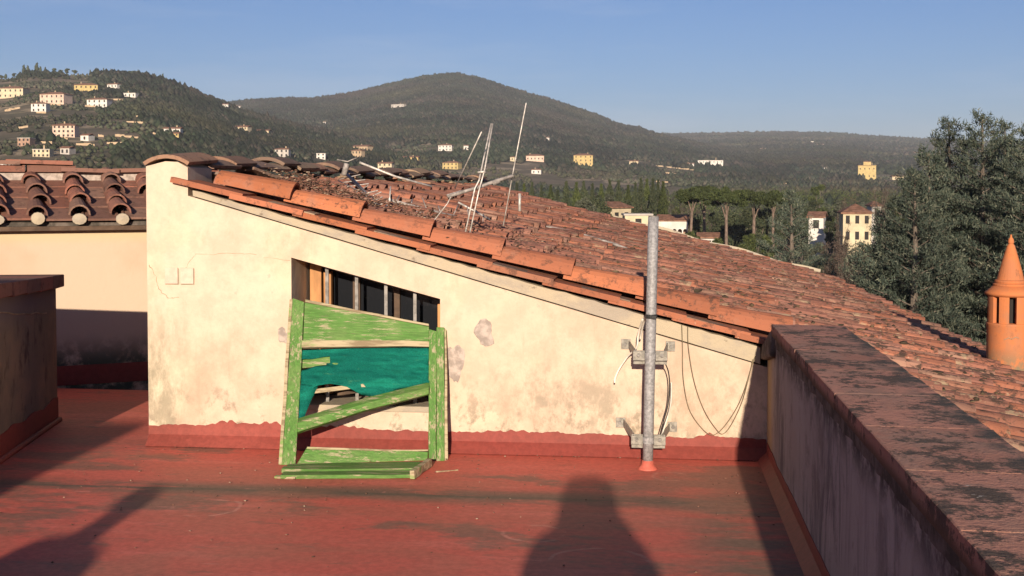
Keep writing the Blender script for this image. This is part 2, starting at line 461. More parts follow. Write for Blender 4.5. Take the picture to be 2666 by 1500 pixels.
m = Mat('dead_leaf_litter', .95, .1).base((0.11, 0.065, 0.045, 1))
m.mix(m.ramp(m.rand('island'), .35, .8), (0.25, 0.13, 0.095, 1)); m.mix(m.ramp(m.rand('island'), .82, .95), (0.34, 0.25, 0.18, 1)); M_LITTER = m.done()
m = Mat('dark_moss', .95, .1).base((0.052, 0.040, 0.028, 1))
m.mix(m.ramp(m.rand('island'), .3, .9), (0.12, 0.085, 0.05, 1)); M_MOSS = m.done()

def leaf_mat(name, c0, c1, c2=None, trans=0.0):
    m = Mat(name, .75, .2).base(c0)
    r_ = m.rand('island')
    m.mix(m.ramp(r_, .1, .9), c1)
    if c2: m.mix(m.ramp(m.math('FRACT', m.math('MULTIPLY', r_, 9.7)), .7, .95), c2)
    o_ = m.new('ShaderNodeObjectInfo').outputs['Random']
    m.gain(o_, .8, 1.2)
    return m.done()
M_CEDAR = leaf_mat('blue_cedar_needles', (0.036, 0.052, 0.040, 1), (0.080, 0.096, 0.070, 1), (0.15, 0.155, 0.11, 1))
M_PALEC = leaf_mat('pale_cedar_needles', (0.062, 0.075, 0.058, 1), (0.125, 0.135, 0.10, 1), (0.20, 0.195, 0.145, 1))
M_NAIL = simple('rusty_nail', (0.10, 0.06, 0.04, 1), .8, .3)
M_COVER = simple('pale_cover_plate', (0.545, 0.445, 0.35, 1), .8, .2, 0, .08, 20)
M_PINE = leaf_mat('umbrella_pine_needles', (0.028, 0.040, 0.014, 1), (0.058, 0.070, 0.022, 1))
M_CYP = leaf_mat('cypress_leaves', (0.030, 0.042, 0.022, 1), (0.060, 0.066, 0.032, 1))
M_OLIVE = leaf_mat('grey_green_leaves', (0.05, 0.058, 0.038, 1), (0.095, 0.098, 0.066, 1))
M_GREENL = leaf_mat('mid_green_leaves', (0.032, 0.044, 0.014, 1), (0.066, 0.078, 0.024, 1))
M_TWIG = leaf_mat('bare_brown_twigs', (0.060, 0.042, 0.034, 1), (0.11, 0.078, 0.06, 1))
M_BARK = simple('grey_bark', (0.13, 0.105, 0.085, 1), .95, .1, 0, .3, 6, .4, (1, 1, .3))
M_BARKR = simple('pine_bark', (0.16, 0.115, 0.09, 1), .95, .1, 0, .3, 6, .4, (1, 1, .3))

def wood_mat(name, cols):
    m = Mat(name, .95, .05).base(cols[0])
    r_ = m.rand('island')
    m.mix(m.ramp(r_, .25, .6), cols[1]); m.mix(m.ramp(r_, .68, .95), cols[2])
    m.mix(m.ramp(m.noise(.006, 4, .6), .45, .62, 0, .6), cols[3])
    m.gain(m.ramp(m.noise(.011, 7, .72), .32, .68), .60, 1.35)
    m.mix(m.ramp(m.noise(.0035, 6, .65, rot=(.3, .2, .5)), .50, .60, 0, .55), (0.075, 0.070, 0.036, 1))
    m.mix(m.ramp(m.noise(.005, 6, .7, rot=(.9, .2, .1)), .52, .62, 0, .5), (0.085, 0.062, 0.050, 1))
    return m.done()
M_WOOD = wood_mat('hill_wood', [(0.022, 0.030, 0.020, 1), (0.042, 0.046, 0.032, 1), (0.070, 0.060, 0.047, 1), (0.034, 0.046, 0.024, 1)])
M_GROVE = wood_mat('olive_grove', [(0.045, 0.052, 0.032, 1), (0.075, 0.078, 0.052, 1), (0.095, 0.080, 0.060, 1), (0.040, 0.050, 0.024, 1)])

m = Mat('hill_ground', .95, .05).base((0.095, 0.084, 0.054, 1))
m.mix(m.ramp(m.noise(.012, 6, .65, (1, 1, 4)), .42, .60), (0.16, 0.125, 0.088, 1))
m.mix(m.ramp(m.noise(.02, 6, .7, (1, 1, 9)), .51, .62), (0.30, 0.235, 0.16, 1))
m.mix(m.ramp(m.noise(.008, 5, .6), .54, .66), (0.055, 0.070, 0.024, 1))
m.mix(m.ramp(m.noise(.05, 6, .7, (1, 1, 6)), .57, .66, 0, .8), (0.04, 0.04, 0.025, 1))
M_GROUND = m.done()

def flat(name, c, v=.12, sc=.6): return simple(name, c, .9, .1, 0, v, sc)
HW = dict(cream=flat('villa_cream', (0.52, 0.43, 0.29, 1)), ochre=flat('villa_ochre', (0.46, 0.345, 0.15, 1)), white=flat('villa_white', (0.58, 0.54, 0.49, 1)),
          pink=flat('villa_pink', (0.56, 0.41, 0.32, 1)), tan=flat('villa_tan', (0.42, 0.31, 0.20, 1)), brick=flat('villa_brick', (0.33, 0.21, 0.15, 1)), grey=flat('villa_grey', (0.42, 0.38, 0.34, 1)))
HR = flat('villa_roof_tiles', (0.22, 0.115, 0.075, 1), .3, 1.5)
HD = flat('villa_dark_opening', (0.035, 0.032, 0.03, 1))

# ------------------------------------------------------------------ terrain
CREST_A = ([-1700,-600,0,62,104,207,310,373,435,487,559,621,725,880,1035,1190,1346,1553,2600],
           [180,250,259,269,282,282,282,280,266,246,223,196,170,133,98,58,26,8,-10])
CREST_B = ([-1700,0,310,559,642,725,807,911,983,1046,1087,1139,1190,1242,1294,1377,1429,1501,1563,1615,1677,1718,1863,2070,2381,2800,4400],
           [60,110,180,212,223,230,230,246,264,279,287,295,297,287,271,246,233,209,189,165,154,140,109,75,40,20,20])
CREST_C = ([-1700,0,1300,1553,1718,1863,2019,2174,2257,2381,2536,2692,3105,4400],
           [90,90,90,137,141,142,144,140,132,124,116,109,100,90])
def terrain(X, Y):
    X = np.asarray(X, float); Y = np.asarray(Y, float)
    c, s = math.cos(VIEW_YAW), math.sin(VIEW_YAW)
    lat = X*c + Y*s; dep = -X*s + Y*c
    r = np.hypot(lat, dep)
    az = np.arctan2(lat, dep)
    q = 1333 + 3200*np.clip(az, -1.2, 1.2)*1.03
    g = np.interp(r, [0,60,220,450,900,6000], [-16,-16,-15,-7,0,0])
    und = (np.sin(r*.011+az*9)+np.sin(r*.019-az*17+1.3)+np.sin(az*41+r*.004))/3
    out = g
    for (xs, es), rk, r0, zb, fall in ((CREST_A,1250.,330.,-10.,.00045),(CREST_B,2500.,800.,-4.,.0003),(CREST_C,4000.,900.,-6.,.0002)):
        zk = 1.6 + np.interp(q, xs, es)/3200*rk
        t = np.clip((r-r0)/(rk-r0), 0, 1)
        h = np.where(r < r0, -99., zb + (zk-zb)*(.82*t+.18*t*t))
        h = h - np.maximum(r-rk, 0)*.25
        h = h + und*.022*np.maximum(h, 0)*np.sin(np.clip(t,0,1)*math.pi)*1.5
        out = np.maximum(out, h)
    return out

naz = np.concatenate([np.linspace(-math.pi, -.62, 40)[:-1], np.linspace(-.62, .62, 300), np.linspace(.62, math.pi, 40)[1:-1]])
nr = np.concatenate([[12, 30, 60, 100, 150, 200, 250], np.linspace(300, 2700, 96), np.linspace(2760, 4300, 30), [4800, 5400, 6000]])
A_, R_ = np.meshgrid(naz, nr)
lat = R_*np.sin(A_); dep = R_*np.cos(A_)
TX = lat*math.cos(VIEW_YAW)-dep*math.sin(VIEW_YAW); TY = lat*math.sin(VIEW_YAW)+dep*math.cos(VIEW_YAW)
TZ = terrain(TX, TY)
V = np.stack([TX, TY, TZ], -1).reshape(-1, 3)
na = len(naz); nn = len(nr)
F = []
for i in range(nn-1):
    j = np.arange(na); k = (j+1) % na
    a = i*na+j; b = i*na+k; c = (i+1)*na+k; d = (i+1)*na+j
    F.append(np.stack([a, b, c], -1)); F.append(np.stack([a, c, d], -1))
V = np.concatenate([V, [[0, 0, -16.0]]])
j = np.arange(na); F.append(np.stack([np.full(na, len(V)-1), (j+1) % na, j], -1))
F = np.concatenate(F)
F = F[:, ::-1]
o = put('hills', tri_mesh('hills', V, F, M_GROUND, True)); o['kind'] = 'structure'

# pale winter air round the whole scene
m = bpy.data.materials.new('thin_haze'); m.use_nodes = True; nt = m.node_tree; nt.nodes.clear()
ho_ = nt.nodes.new('ShaderNodeOutputMaterial'); hv = nt.nodes.new('ShaderNodeVolumePrincipled')
hv.inputs['Density'].default_value = 0.000105; hv.inputs['Color'].default_value = (.86, .90, 1.0, 1); hv.inputs['Anisotropy'].default_value = 0.0
nt.links.new(hv.outputs[0], ho_.inputs['Volume'])
o = MB().box(-6200, 6200, -6200, 6200, -19, 275).build('haze', m); o['kind'] = 'stuff'

# far woods: one irregular clump per tree, joined
PHI = (1+5**.5)/2
ICO_V = np.array([(-1,PHI,0),(1,PHI,0),(-1,-PHI,0),(1,-PHI,0),(0,-1,PHI),(0,1,PHI),(0,-1,-PHI),(0,1,-PHI),(PHI,0,-1),(PHI,0,1),(-PHI,0,-1),(-PHI,0,1)])/math.hypot(1, PHI)
ICO_F = np.array([(0,11,5),(0,5,1),(0,1,7),(0,7,10),(0,10,11),(1,5,9),(5,11,4),(11,10,2),(10,7,6),(7,1,8),(3,9,4),(3,4,2),(3,2,6),(3,6,8),(3,8,9),(4,9,5),(2,4,11),(6,2,10),(8,6,7),(9,8,1)])
OCT_V = np.array([(1,0,0),(0,1,0),(-1,0,0),(0,-1,0),(0,0,1),(0,0,-1.)])
OCT_F = np.array([(0,1,4),(1,2,4),(2,3,4),(3,0,4),(1,0,5),(2,1,5),(3,2,5),(0,3,5)])
def blobs(P, rad, hgt, jit=.3, kind='ico'):
    n = len(P); BV, BF = (ICO_V, ICO_F) if kind == 'ico' else (OCT_V, OCT_F)
    m = len(BV)
    v = BV[None]*np.stack([rad, rad, hgt], -1)[:, None]*(1+rng.uniform(-jit, jit, (n, m, 1)))
    if kind != 'ico':
        t = rng.uniform(0, 6.283, (n, 1)); x = v[..., 0]*np.cos(t)-v[..., 1]*np.sin(t); y = v[..., 0]*np.sin(t)+v[..., 1]*np.cos(t)
        v = np.stack([x, y, v[..., 2]], -1)
    v = v+P[:, None]
    f = BF[None]+(np.arange(n)*m)[:, None, None]
    return v.reshape(-1, 3), f.reshape(-1, 3)
def vnoise(x, y, s):
    return (np.sin(x*s*1.3+y*s*.7)+np.sin(x*s*.6-y*s*1.9+2.1)+np.sin(x*s*2.7+y*s*2.2+.7)*.6+np.sin(-x*s*3.9+y*s*1.1+4.)*.4)/3
def scatter(n, qlo, qhi, rlo, rhi):
    """random points on the hills between two bearings (given in picture columns) and two distances"""
    q = rng.uniform(qlo, qhi, n); az = (q-1333)/3200/1.03
    r = np.sqrt(rng.uniform(rlo*rlo, rhi*rhi, n))
    la = r*np.sin(az); de = r*np.cos(az)
    X = la*math.cos(VIEW_YAW)-de*math.sin(VIEW_YAW); Y = la*math.sin(VIEW_YAW)+de*math.cos(VIEW_YAW)
    return X, Y, q, r
HOUSES_XY = []
def clear_of_houses(X, Y, gap=7):
    k = np.ones(len(X), bool)
    for hx, hy, hw in HOUSES_XY:
        front = 13 if hy < 1000 and hx < -220 else 50
        u = hx/hy; dx = X-Y*u
        k &= ~((np.abs(dx) < hw/2+gap*.5) & (Y > hy-front) & (Y < hy+gap))
    return k
def wood(name, label, mat, n, box, keep, rlo, rhi, hs=1.0):
    X, Y, q, r = scatter(n, *box)
    k = keep(X, Y, q, r) & clear_of_houses(X, Y)
    X, Y = X[k], Y[k]
    rad = rng.uniform(rlo, rhi, len(X)); h = rad*rng.uniform(.75, 1.25, len(X))*hs
    P = np.stack([X, Y, terrain(X, Y)+h*.55], -1)
    v, f = blobs(P, rad, h, .38, 'oct')
    o = put(name, tri_mesh(name, v, f, mat)); tag(o, label, 'woodland', kind='stuff'); return o
# ------------------------------------------------------------------ terrace floor
YW = 7.353                      # front face of the attic wall
SL = .2665                      # fall of the big roof
def roof_z(x): return 1.64-SL*(x+2.92)
terr_o = empty('terrace_floor', (0, 0, 0), kind='structure')
MB().box(-8.5, .72, -9, 9.34, -.35, -.012).build('floor_slab', M_RED, terr_o)
edges = [-9, -2.6, -.4, 1.75, 3.86, 6.02, 6.27, 9.34]
for i in range(len(edges)-1):
    y0, y1 = edges[i], edges[i+1]
    b = MB(); n = 60
    lift0 = 0.003; lift1 = 0.009          # each sheet laps over the next one
    for k in range(n+1):
        x = -8.5+(9.2)*k/n
        w0 = .010*math.sin(x*2.1+i)+.006*math.sin(x*7+i*2); w1 = .010*math.sin(x*2.1+i+1)+.006*math.sin(x*7+(i+1)*2)
        ya = y0+w0; yb = y1+w1+.012
        b.v += [(x, ya, lift0), (x, yb-.01, lift1), (x, yb, lift1-.003), (x, yb, -.004), (x, ya, -.004)]
    for k in range(n):
        a = k*5; c = a+5
        for q in range(5): b.f.append((a+q, c+q, c+(q+1) % 5, a+(q+1) % 5))
    b.f += [(4, 3, 2, 1, 0), tuple(n*5+q for q in range(5))]
    b.build('membrane_sheet', M_RED, terr_o)
# cant where the membrane turns up against the attic wall and the parapet
b = MB()
b.add([(-3.1, YW-.075, .010), (.70, YW-.075, .010), (.70, YW, .075), (-3.1, YW, .075), (-3.1, YW, -.0), (.70, YW, 0)], [(0,1,2,3),(0,3,4),(1,5,2),(0,4,5,1)])
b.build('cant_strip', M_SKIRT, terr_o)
b = MB()
b.add([(.645, -5, .010), (.645, YW-.06, .010), (.70, YW-.06, .06), (.70, -5, .06), (.70, -5, 0), (.70, YW-.06, 0)], [(3,2,1,0),(0,4,3),(1,2,5)])
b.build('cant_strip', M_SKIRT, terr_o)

# ------------------------------------------------------------------ attic building: wall, window, roof
house_o = empty('attic_building', (0, YW, 0), 'cream plastered attic wall with a barred slanting window under the big red tiled roof', 'building')
HO = Vector((0, -YW, 0))        # local = world + HO
def hb_(name, mb, mat, parent=house_o, **k): return mb.build(name, mat, parent, loc=HO, **k)
def ztop(x): return 1.568-.2860*(x+2.856)
wx0, wx1 = -2.182, -1.255
def wtop(x): return 1.183-.2657*(x+2.181)
WB = .272
b = MB()
TH = .42
def vcol(xa, xb, za0, za1, zb0, zb1):   # panel of the wall front with thickness
    b.add([(xa, YW, za0), (xb, YW, zb0), (xb, YW, zb1), (xa, YW, za1), (xa, YW+TH, za0), (xb, YW+TH, zb0), (xb, YW+TH, zb1), (xa, YW+TH, za1)],
          [(0,1,2,3),(7,6,5,4),(0,4,5,1),(3,2,6,7)])
STX = -2.836
# left stub carrying the ridge
b.add([(-3.105, YW, -.35), (STX, YW, -.35), (STX, YW, 1.738), (-2.90, YW, 1.772), (-2.98, YW, 1.776), (-3.105, YW, 1.745),
       (-3.105, YW+TH, -.35), (STX, YW+TH, -.35), (STX, YW+TH, 1.738), (-2.90, YW+TH, 1.772), (-2.98, YW+TH, 1.776), (-3.105, YW+TH, 1.745)],
      [(0,1,2,3,4,5),(11,10,9,8,7,6),(0,5,11,6),(5,4,10,11),(4,3,9,10),(3,2,8,9),(2,1,7,8)])
vcol(STX, wx0, -.35, ztop(STX), -.35, ztop(wx0))
vcol(wx0, wx1, wtop(wx0), ztop(wx0), wtop(wx1), ztop(wx1))
vcol(wx0, wx1, -.35, WB, -.35, WB)
vcol(wx1, .72, -.35, ztop(wx1), -.35, ztop(.72))
b.add([(wx0, YW, WB), (wx0, YW+TH, WB), (wx0, YW+TH, ztop(wx0)-.02), (wx0, YW, wtop(wx0))], [(0,1,2,3)])
b.add([(wx1, YW, WB), (wx1, YW+TH, WB), (wx1, YW+TH, wtop(wx1)), (wx1, YW, wtop(wx1))], [(3,2,1,0)])
b.add([(.72, YW, -.35), (.72, YW+TH, -.35), (.72, YW+TH, ztop(.72)), (.72, YW, ztop(.72))], [(0,1,2,3)])
hb_('front_wall', b, M_WALL)
# the storeys below
b = MB(); b.box(-9, 3.05, YW+.05, 21.4, -17, -.4); b.box(1.10, 3.05, -9, YW+.1, -17, -.1); b.box(-9, 1.2, -9, YW+.1, -17, -.4)
hb_('lower_storeys', b, M_REAR)
b = MB(); b.box(-3.09, -2.86, YW+TH, 21.4, -.35, 1.66)
b.box(-2.86, 3.0, 21.2, 21.4, -.35, .05)
hb_('side_wall', b, M_REAR)
# sloping timber ceiling boards seen through the window and dark room
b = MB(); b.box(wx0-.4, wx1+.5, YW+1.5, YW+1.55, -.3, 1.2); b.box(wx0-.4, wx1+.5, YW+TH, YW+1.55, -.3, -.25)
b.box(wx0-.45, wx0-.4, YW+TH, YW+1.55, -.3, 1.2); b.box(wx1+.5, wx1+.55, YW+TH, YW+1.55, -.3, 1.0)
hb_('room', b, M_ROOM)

# skirting coat with a ragged upper edge, 4 mm proud
def ragged(x0, x1, f, n, seed):
    r_ = random.Random(seed); h = []
    for i in range(n+1):
        x = x0+(x1-x0)*i/n
        w_ = locals().get('w_', 0)*.75+r_.uniform(-.005, .005)
        z = f(x)+.004*math.sin(x*3.1+seed)+.002*math.sin(x*11+seed)+w_+r_.uniform(-.002, .002)
        h.append((x, z))
    return h
def skz(x):
    z = .128
    for c, w, a in ((-2.58, .10, .026), (-2.33, .10, .028), (-1.9, .2, .018), (-.9, .3, .010), (.35, .05, .022)):
        z += a*math.exp(-((x-c)/w)**2)*(1+.35*math.sin(x*90))
    return z
pts = ragged(-3.105, .70, skz, 240, 3)
b = MB()
for x, z in pts: b.v += [(x, YW-.004, 0), (x, YW-.004, z), (x, YW+.001, z), (x, YW+.001, 0)]
for i in range(len(pts)-1):
    a = i*4; b.f += [(a, a+4, a+5, a+1), (a+1, a+5, a+6, a+2)]
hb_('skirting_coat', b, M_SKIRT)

# mortar bed between the wall head and the verge tiles, over a thin open joint
b = MB(); n = 60
for i in range(n+1):
    x = -2.80+(.66+2.80)*i/n
    lo = ztop(x)+.010; hi = roof_z(x)-.012+rnd.uniform(-.004, .004)
    yy = YW-.012+.006*math.sin(x*9)+rnd.uniform(-.003, .003)
    b.v += [(x, yy, lo), (x, yy-.004, max(hi, lo+.004)), (x, YW+.35, max(hi, lo+.004)), (x, YW+.35, lo)]
for i in range(n):
    a = i*4; c = a+4
    for q in range(4): b.f.append((a+q, c+q, c+(q+1) % 4, a+(q+1) % 4))
b.f += [(3, 2, 1, 0), tuple(n*4+q for q in range(4))]
hb_('mortar_bed', b, M_MORT)
b = MB(); b.add([(-2.8, YW+.03, ztop(-2.8)-.003), (.66, YW+.03, ztop(.66)-.003), (.66, YW+.03, ztop(.66)+.03), (-2.8, YW+.03, ztop(-2.8)+.03)], [(0, 1, 2, 3)])
hb_('joint_backing', b, M_DMORT)

# plaster blemishes with real thickness
def blob_patch(cx, cz, rx, rz, th, mat, name, seed, n=26):
    r_ = random.Random(seed); b = MB(); ring = []
    ph = [r_.uniform(0, 6.28) for _ in range(4)]
    for i in range(n):
        t = 2*math.pi*i/n
        k = 1+.18*math.sin(2*t+ph[0])+.13*math.sin(3*t+ph[1])+.08*math.sin(5*t+ph[2])+r_.uniform(-.07, .07)
        ring.append((cx+rx*k*math.cos(t), cz+rz*k*math.sin(t)))
    b.v = [(x, YW-.001, z) for x, z in ring]+[(cx+(x-cx)*.93, YW-th, cz+(z-cz)*.93) for x, z in ring]
    for i in range(n):
        j = (i+1) % n; b.f.append((i, j, j+n, i+n))
    b.f.append(tuple(range(n, 2*n)))
    return hb_(name, b, mat)
blob_patch(-.985, .735, .062, .075, .004, M_PATCH, 'cement_patch', 5)
blob_patch(-1.165, .55, .05, .13, .0025, M_PATCH, 'cement_patch', 8)
blob_patch(-2.235, .70, .035, .05, .003, M_PATCH, 'cement_patch', 9)
for cx in (-2.945, -2.845):
    b = MB(); b.box(cx-.042, cx+.042, YW-.012, YW+.01, 1.015, 1.115)
    hb_('box_cover', b, M_COVER, bevel=.003)
    b = MB(); b.box(cx+.044, cx+.0465, YW-.0015, YW+.01, 1.01, 1.11); b.box(cx-.043, cx+.044, YW-.002, YW+.01, 1.010, 1.013)
    hb_('cover_joint', b, M_CRACK)
def crack(pts, w=.0028):
    q = []
    for i in range(len(pts)-1):
        for k in range(6):
            t = k/6; q.append((pts[i][0]*(1-t)+pts[i+1][0]*t+rnd.uniform(-.005, .005), YW-.0003, pts[i][1]*(1-t)+pts[i+1][1]*t+rnd.uniform(-.005, .005)))
    q.append((pts[-1][0], YW-.0003, pts[-1][1]))
    b = MB(); b.tube(q, [w*rnd.uniform(.15, .8) for _ in q], 4); hb_('plaster_crack', b, M_CRACK)
crack([(-2.86, 1.10), (-2.82, 1.17), (-2.79, 1.198), (-2.55, 1.205), (-2.40, 1.20)], .0022)
crack([(-2.36, 1.185), (-2.19, 1.165)], .0018)
crack([(-3.09, 1.13), (-3.05, 1.06), (-3.03, .98), (-2.97, .93), (-2.90, .93)], .004)

# window: frame, bars, panes, sill
win = empty('window', (0, 0, 0)); win.parent = house_o; win.location = HO
FY = YW+.36
def wp(name, mb, mat, **k): return mb.build(name, mat, win, **k)
b = MB(); b.beam((wx0+.06, FY, WB+.02), (wx0+.06, FY, wtop(wx0)-.04), .075, .05, (0, 1, 0)); wp('frame', b, M_OAK, bevel=.003)
b = MB(); b.beam((wx0+.145, FY-.03, WB+.02), (wx0+.145, FY-.03, wtop(wx0)-.11), .05, .05, (0, 1, 0)); wp('sash', b, M_OAK, bevel=.003)
b = MB(); b.beam((wx1-.02, FY-.20, WB+.02), (wx1-.02, FY-.20, wtop(wx1)-.045), .04, .05, (0, 1, 0)); wp('frame', b, M_OAK, bevel=.003)
b = MB(); b.beam((wx0+.02, FY+.02, wtop(wx0)-.035), (wx1-.0, FY+.02, wtop(wx1)-.035), .05, .06, (0, 1, 0)); wp('frame', b, M_DOAK)
b = MB(); b.beam((wx0+.02, FY+.02, WB+.03), (wx1, FY+.02, WB+.03), .05, .06, (0, 1, 0)); wp('frame', b, M_DOAK)
for xx in (-1.86, -1.60):
    b = MB(); b.beam((xx, FY+.02, WB+.04), (xx, FY+.02, wtop(xx)-.05), .045, .05, (0, 1, 0)); wp('sash', b, M_DOAK)
for xa, xb in ((-2.03, -1.88), (-1.84, -1.62), (-1.58, wx1)):
    b = MB(); b.add([(xa, FY+.03, WB+.05), (xb, FY+.03, WB+.05), (xb, FY+.03, wtop(xb)-.06), (xa, FY+.03, wtop(xa)-.06), (xa, FY+.034, WB+.05), (xb, FY+.034, WB+.05), (xb, FY+.034, wtop(xb)-.06), (xa, FY+.034, wtop(xa)-.06)],
                    [(0,1,2,3),(7,6,5,4),(0,4,5,1),(2,6,7,3),(1,5,6,2),(0,3,7,4)])
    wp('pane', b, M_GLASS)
for xx in (-1.985, -1.797, -1.612, -1.430):
    b = MB(); b.box(xx-.010, xx+.010, YW+.10, YW+.112, WB-.01, wtop(xx)-.0); wp('bar', b, M_IRON)
b = MB(); b.box(wx0, wx1, YW+.09, YW+.12, WB+.13, WB+.145); wp('cross_bar', b, M_IRON)
b = MB(); b.box(wx0+.002, wx1-.002, YW-.012, YW+.35, WB-.03, WB+.006); wp('sill', b, M_MORT, bevel=.004)

# ---- roof
roof = empty('roof', (0, 0, 0)); roof.parent = house_o; roof.location = HO
EAVE = 3.02
b = MB()
def rslab(x0, x1, y0, y1, top=-.012, th=.07):
    b.hexa([(x0, y0, roof_z(x0)-th), (x1, y0, roof_z(x1)-th), (x1, y1, roof_z(x1)-th), (x0, y1, roof_z(x0)-th)],
           [(x0, y0, roof_z(x0)+top), (x1, y0, roof_z(x1)+top), (x1, y1, roof_z(x1)+top), (x0, y1, roof_z(x0)+top)])
rslab(-2.86, EAVE, YW+.10, 21.4)
rslab(1.06, EAVE, -6, YW+.10)
b.build('roof_deck', M_DMORT, roof)

def cover_mesh(L, r0, r1, th=.014, seg=7, span=180):
    """half-round cover tile: x from 0 (upper, narrow) to L (lower, wide)"""
    b = MB(); a0 = math.radians(90-span/2); a1 = math.radians(90+span/2)
    for (x, r) in ((0, r0), (L, r1)):
        for rr in (r, r-th):
            for k in range(seg+1):
                t = a0+(a1-a0)*k/seg
                b.v.append((x, rr*math.cos(t), rr*math.sin(t)))
    S = seg+1
    for k in range(seg):
        b.f += [(k, k+1, 2*S+k+1, 2*S+k), (S+k+1, S+k, 3*S+k, 3*S+k+1), (2*S+k, 2*S+k+1, 3*S+k+1, 3*S+k), (k+1, k, S+k, S+k+1)]
    b.f += [(0, 2*S, 3*S, S), (seg, S+seg, 3*S+seg, 2*S+seg)]
    me = b.mesh('cover_tile')
    for p in me.polygons: p.use_smooth = False
    return me
def pan_mesh(L, w0, w1, th=.018, lip=.028):
    b = MB()
    prof = lambda w: [(-w/2, 0), (w/2, 0), (w/2, lip), (w/2-.018, lip), (w/2-.024, th), (-w/2+.024, th), (-w/2+.018, lip), (-w/2, lip)]
    for x, w in ((0, w0), (L, w1)): b.v += [(x, y, z) for y, z in prof(w)]
    for k in range(8): b.f.append((k, 8+k, 8+(k+1) % 8, (k+1) % 8))
    b.f += [tuple(range(8)), tuple(range(15, 7, -1))]
    return b.mesh('pan_tile')
COVERS = [cover_mesh(.41, .060, .080, .013), cover_mesh(.41, .064, .084, .014), cover_mesh(.405, .058, .077, .012)]
PANS = [pan_mesh(.41, .235, .272), pan_mesh(.405, .23, .265, .02)]
for me in COVERS+PANS: me.materials.append(M_TILE)
PITCH = math.atan(SL)
EXP = .352
tiles = []                      # (kind, x, y, z, rot)
def field(y0, ny, x0, x1, py=.292):
    nx = int((x1-x0)*math.sqrt(1+SL*SL)/EXP)+1
    for j in range(ny):
        yj = y0+j*py
        for i in range(nx):
            xs_ = x0+i*EXP/math.sqrt(1+SL*SL)
            if xs_ > x1-.12: continue
            jx, jy = rnd.uniform(-.05, .05), rnd.uniform(-.02, .02)
            x = xs_+jx
            tiles.append(('cover', x, yj+jy, roof_z(x)+.034+rnd.uniform(-.006, .010), (rnd.uniform(-.09, .09), PITCH-.045+rnd.uniform(-.03, .025), rnd.uniform(-.07, .07))))
            x = xs_+rnd.uniform(-.012, .012)
            tiles.append(('pan', x, yj+py/2+rnd.uniform(-.008, .008), roof_z(x)+.012+rnd.uniform(0, .004), (rnd.uniform(-.015, .015), PITCH-.035, rnd.uniform(-.015, .015))))
field(YW+.36, 47, -2.80, EAVE+.05)
def field2():
    y = YW+.36-.292
    while y > -4:
        nx = 6
        for i in range(nx):
            xs_ = 1.11+i*EXP/math.sqrt(1+SL*SL)
            if xs_ > EAVE-.05: continue
            x = xs_+rnd.uniform(-.02, .02)
            tiles.append(('cover', x, y+rnd.uniform(-.014, .014), roof_z(x)+.034+rnd.uniform(-.006, .010), (rnd.uniform(-.05, .05), PITCH-.045, rnd.uniform(-.045, .045))))
            tiles.append(('pan', xs_, y-.146, roof_z(xs_)+.012+rnd.uniform(0, .004), (0, PITCH-.035, rnd.uniform(-.015, .015))))
        y -= .292
field2()
def seen(x, y):
    return y > 5.0 and (x-0)*math.cos(VIEW_YAW)+y*math.sin(VIEW_YAW) < .43*(y*math.cos(VIEW_YAW)-x*math.sin(VIEW_YAW)) and not (1.0 < x < 1.6 and y < 6.2)
order = sorted(range(len(tiles)), key=lambda i: (not seen(tiles[i][1], tiles[i][2]), tiles[i][2]**2+tiles[i][1]**2))
single = set(); cnt = dict(cover=0, pan=0)
for i in order:
    k = tiles[i][0]
    if cnt[k] < (230 if k == 'cover' else 130): single.add(i); cnt[k] += 1
rest_v = []; rest_f = []; nb = 0
def mesh_arrays(me):
    v = np.empty(len(me.vertices)*3); me.vertices.foreach_get('co', v); v = v.reshape(-1, 3)
    me.calc_loop_triangles(); f = np.empty(len(me.loop_triangles)*3, np.int32); me.loop_triangles.foreach_get('vertices', f)
    return v, f.reshape(-1, 3)
MA = {id(me): mesh_arrays(me) for me in COVERS+PANS}
for i, (k, x, y, z, ro) in enumerate(tiles):
    me = rnd.choice(COVERS if k == 'cover' else PANS)
    if i in single:
        put('cover_tile' if k == 'cover' else 'pan_tile', me, None, roof, (x, y, z), ro)
    else:
        M = np.array(Euler(ro).to_matrix()); v, f = MA[id(me)]
        rest_v.append(v@M.T+np.array([x, y, z])); rest_f.append(f+nb); nb += len(v)
put('far_tiles', tri_mesh('far_tiles', np.concatenate(rest_v), np.concatenate(rest_f), M_TILE), None, roof, kind='stuff')

# verge: flat orange edge tiles and large cover tiles above them
VT = MB().box(0, .47, -.10, .16, 0, .034).mesh('verge_tile', M_TILEV)
x = -2.93; i = 0
while x < .55:
    put('verge_tile', VT, None, roof, (x, YW+.050+rnd.uniform(-.012, .008), roof_z(x)+.004), (0, PITCH-.035, rnd.uniform(-.02, .02)))
    x += .385+rnd.uniform(-.02, .02); i += 1
VC = cover_mesh(.50, .082, .108, .016, 9); VC.materials.append(M_TILEV)
x = -2.70
while x < .45:
    put('verge_cover_tile', VC, None, roof, (x, YW+.195+rnd.uniform(-.01, .01), roof_z(x)+.062), (rnd.uniform(-.04, .04), PITCH-.055, rnd.uniform(-.02, .02)))
    x += .437
VS = MB().box(0, .30, -.07, .07, 0, .02).mesh('tile_shard', M_TILER)
for x in (-2.32, -1.66, -1.02, -.40, .22):
    put('tile_shard', VS, None, roof, (x, YW+.03, roof_z(x)+.030), (.02, PITCH, .03))
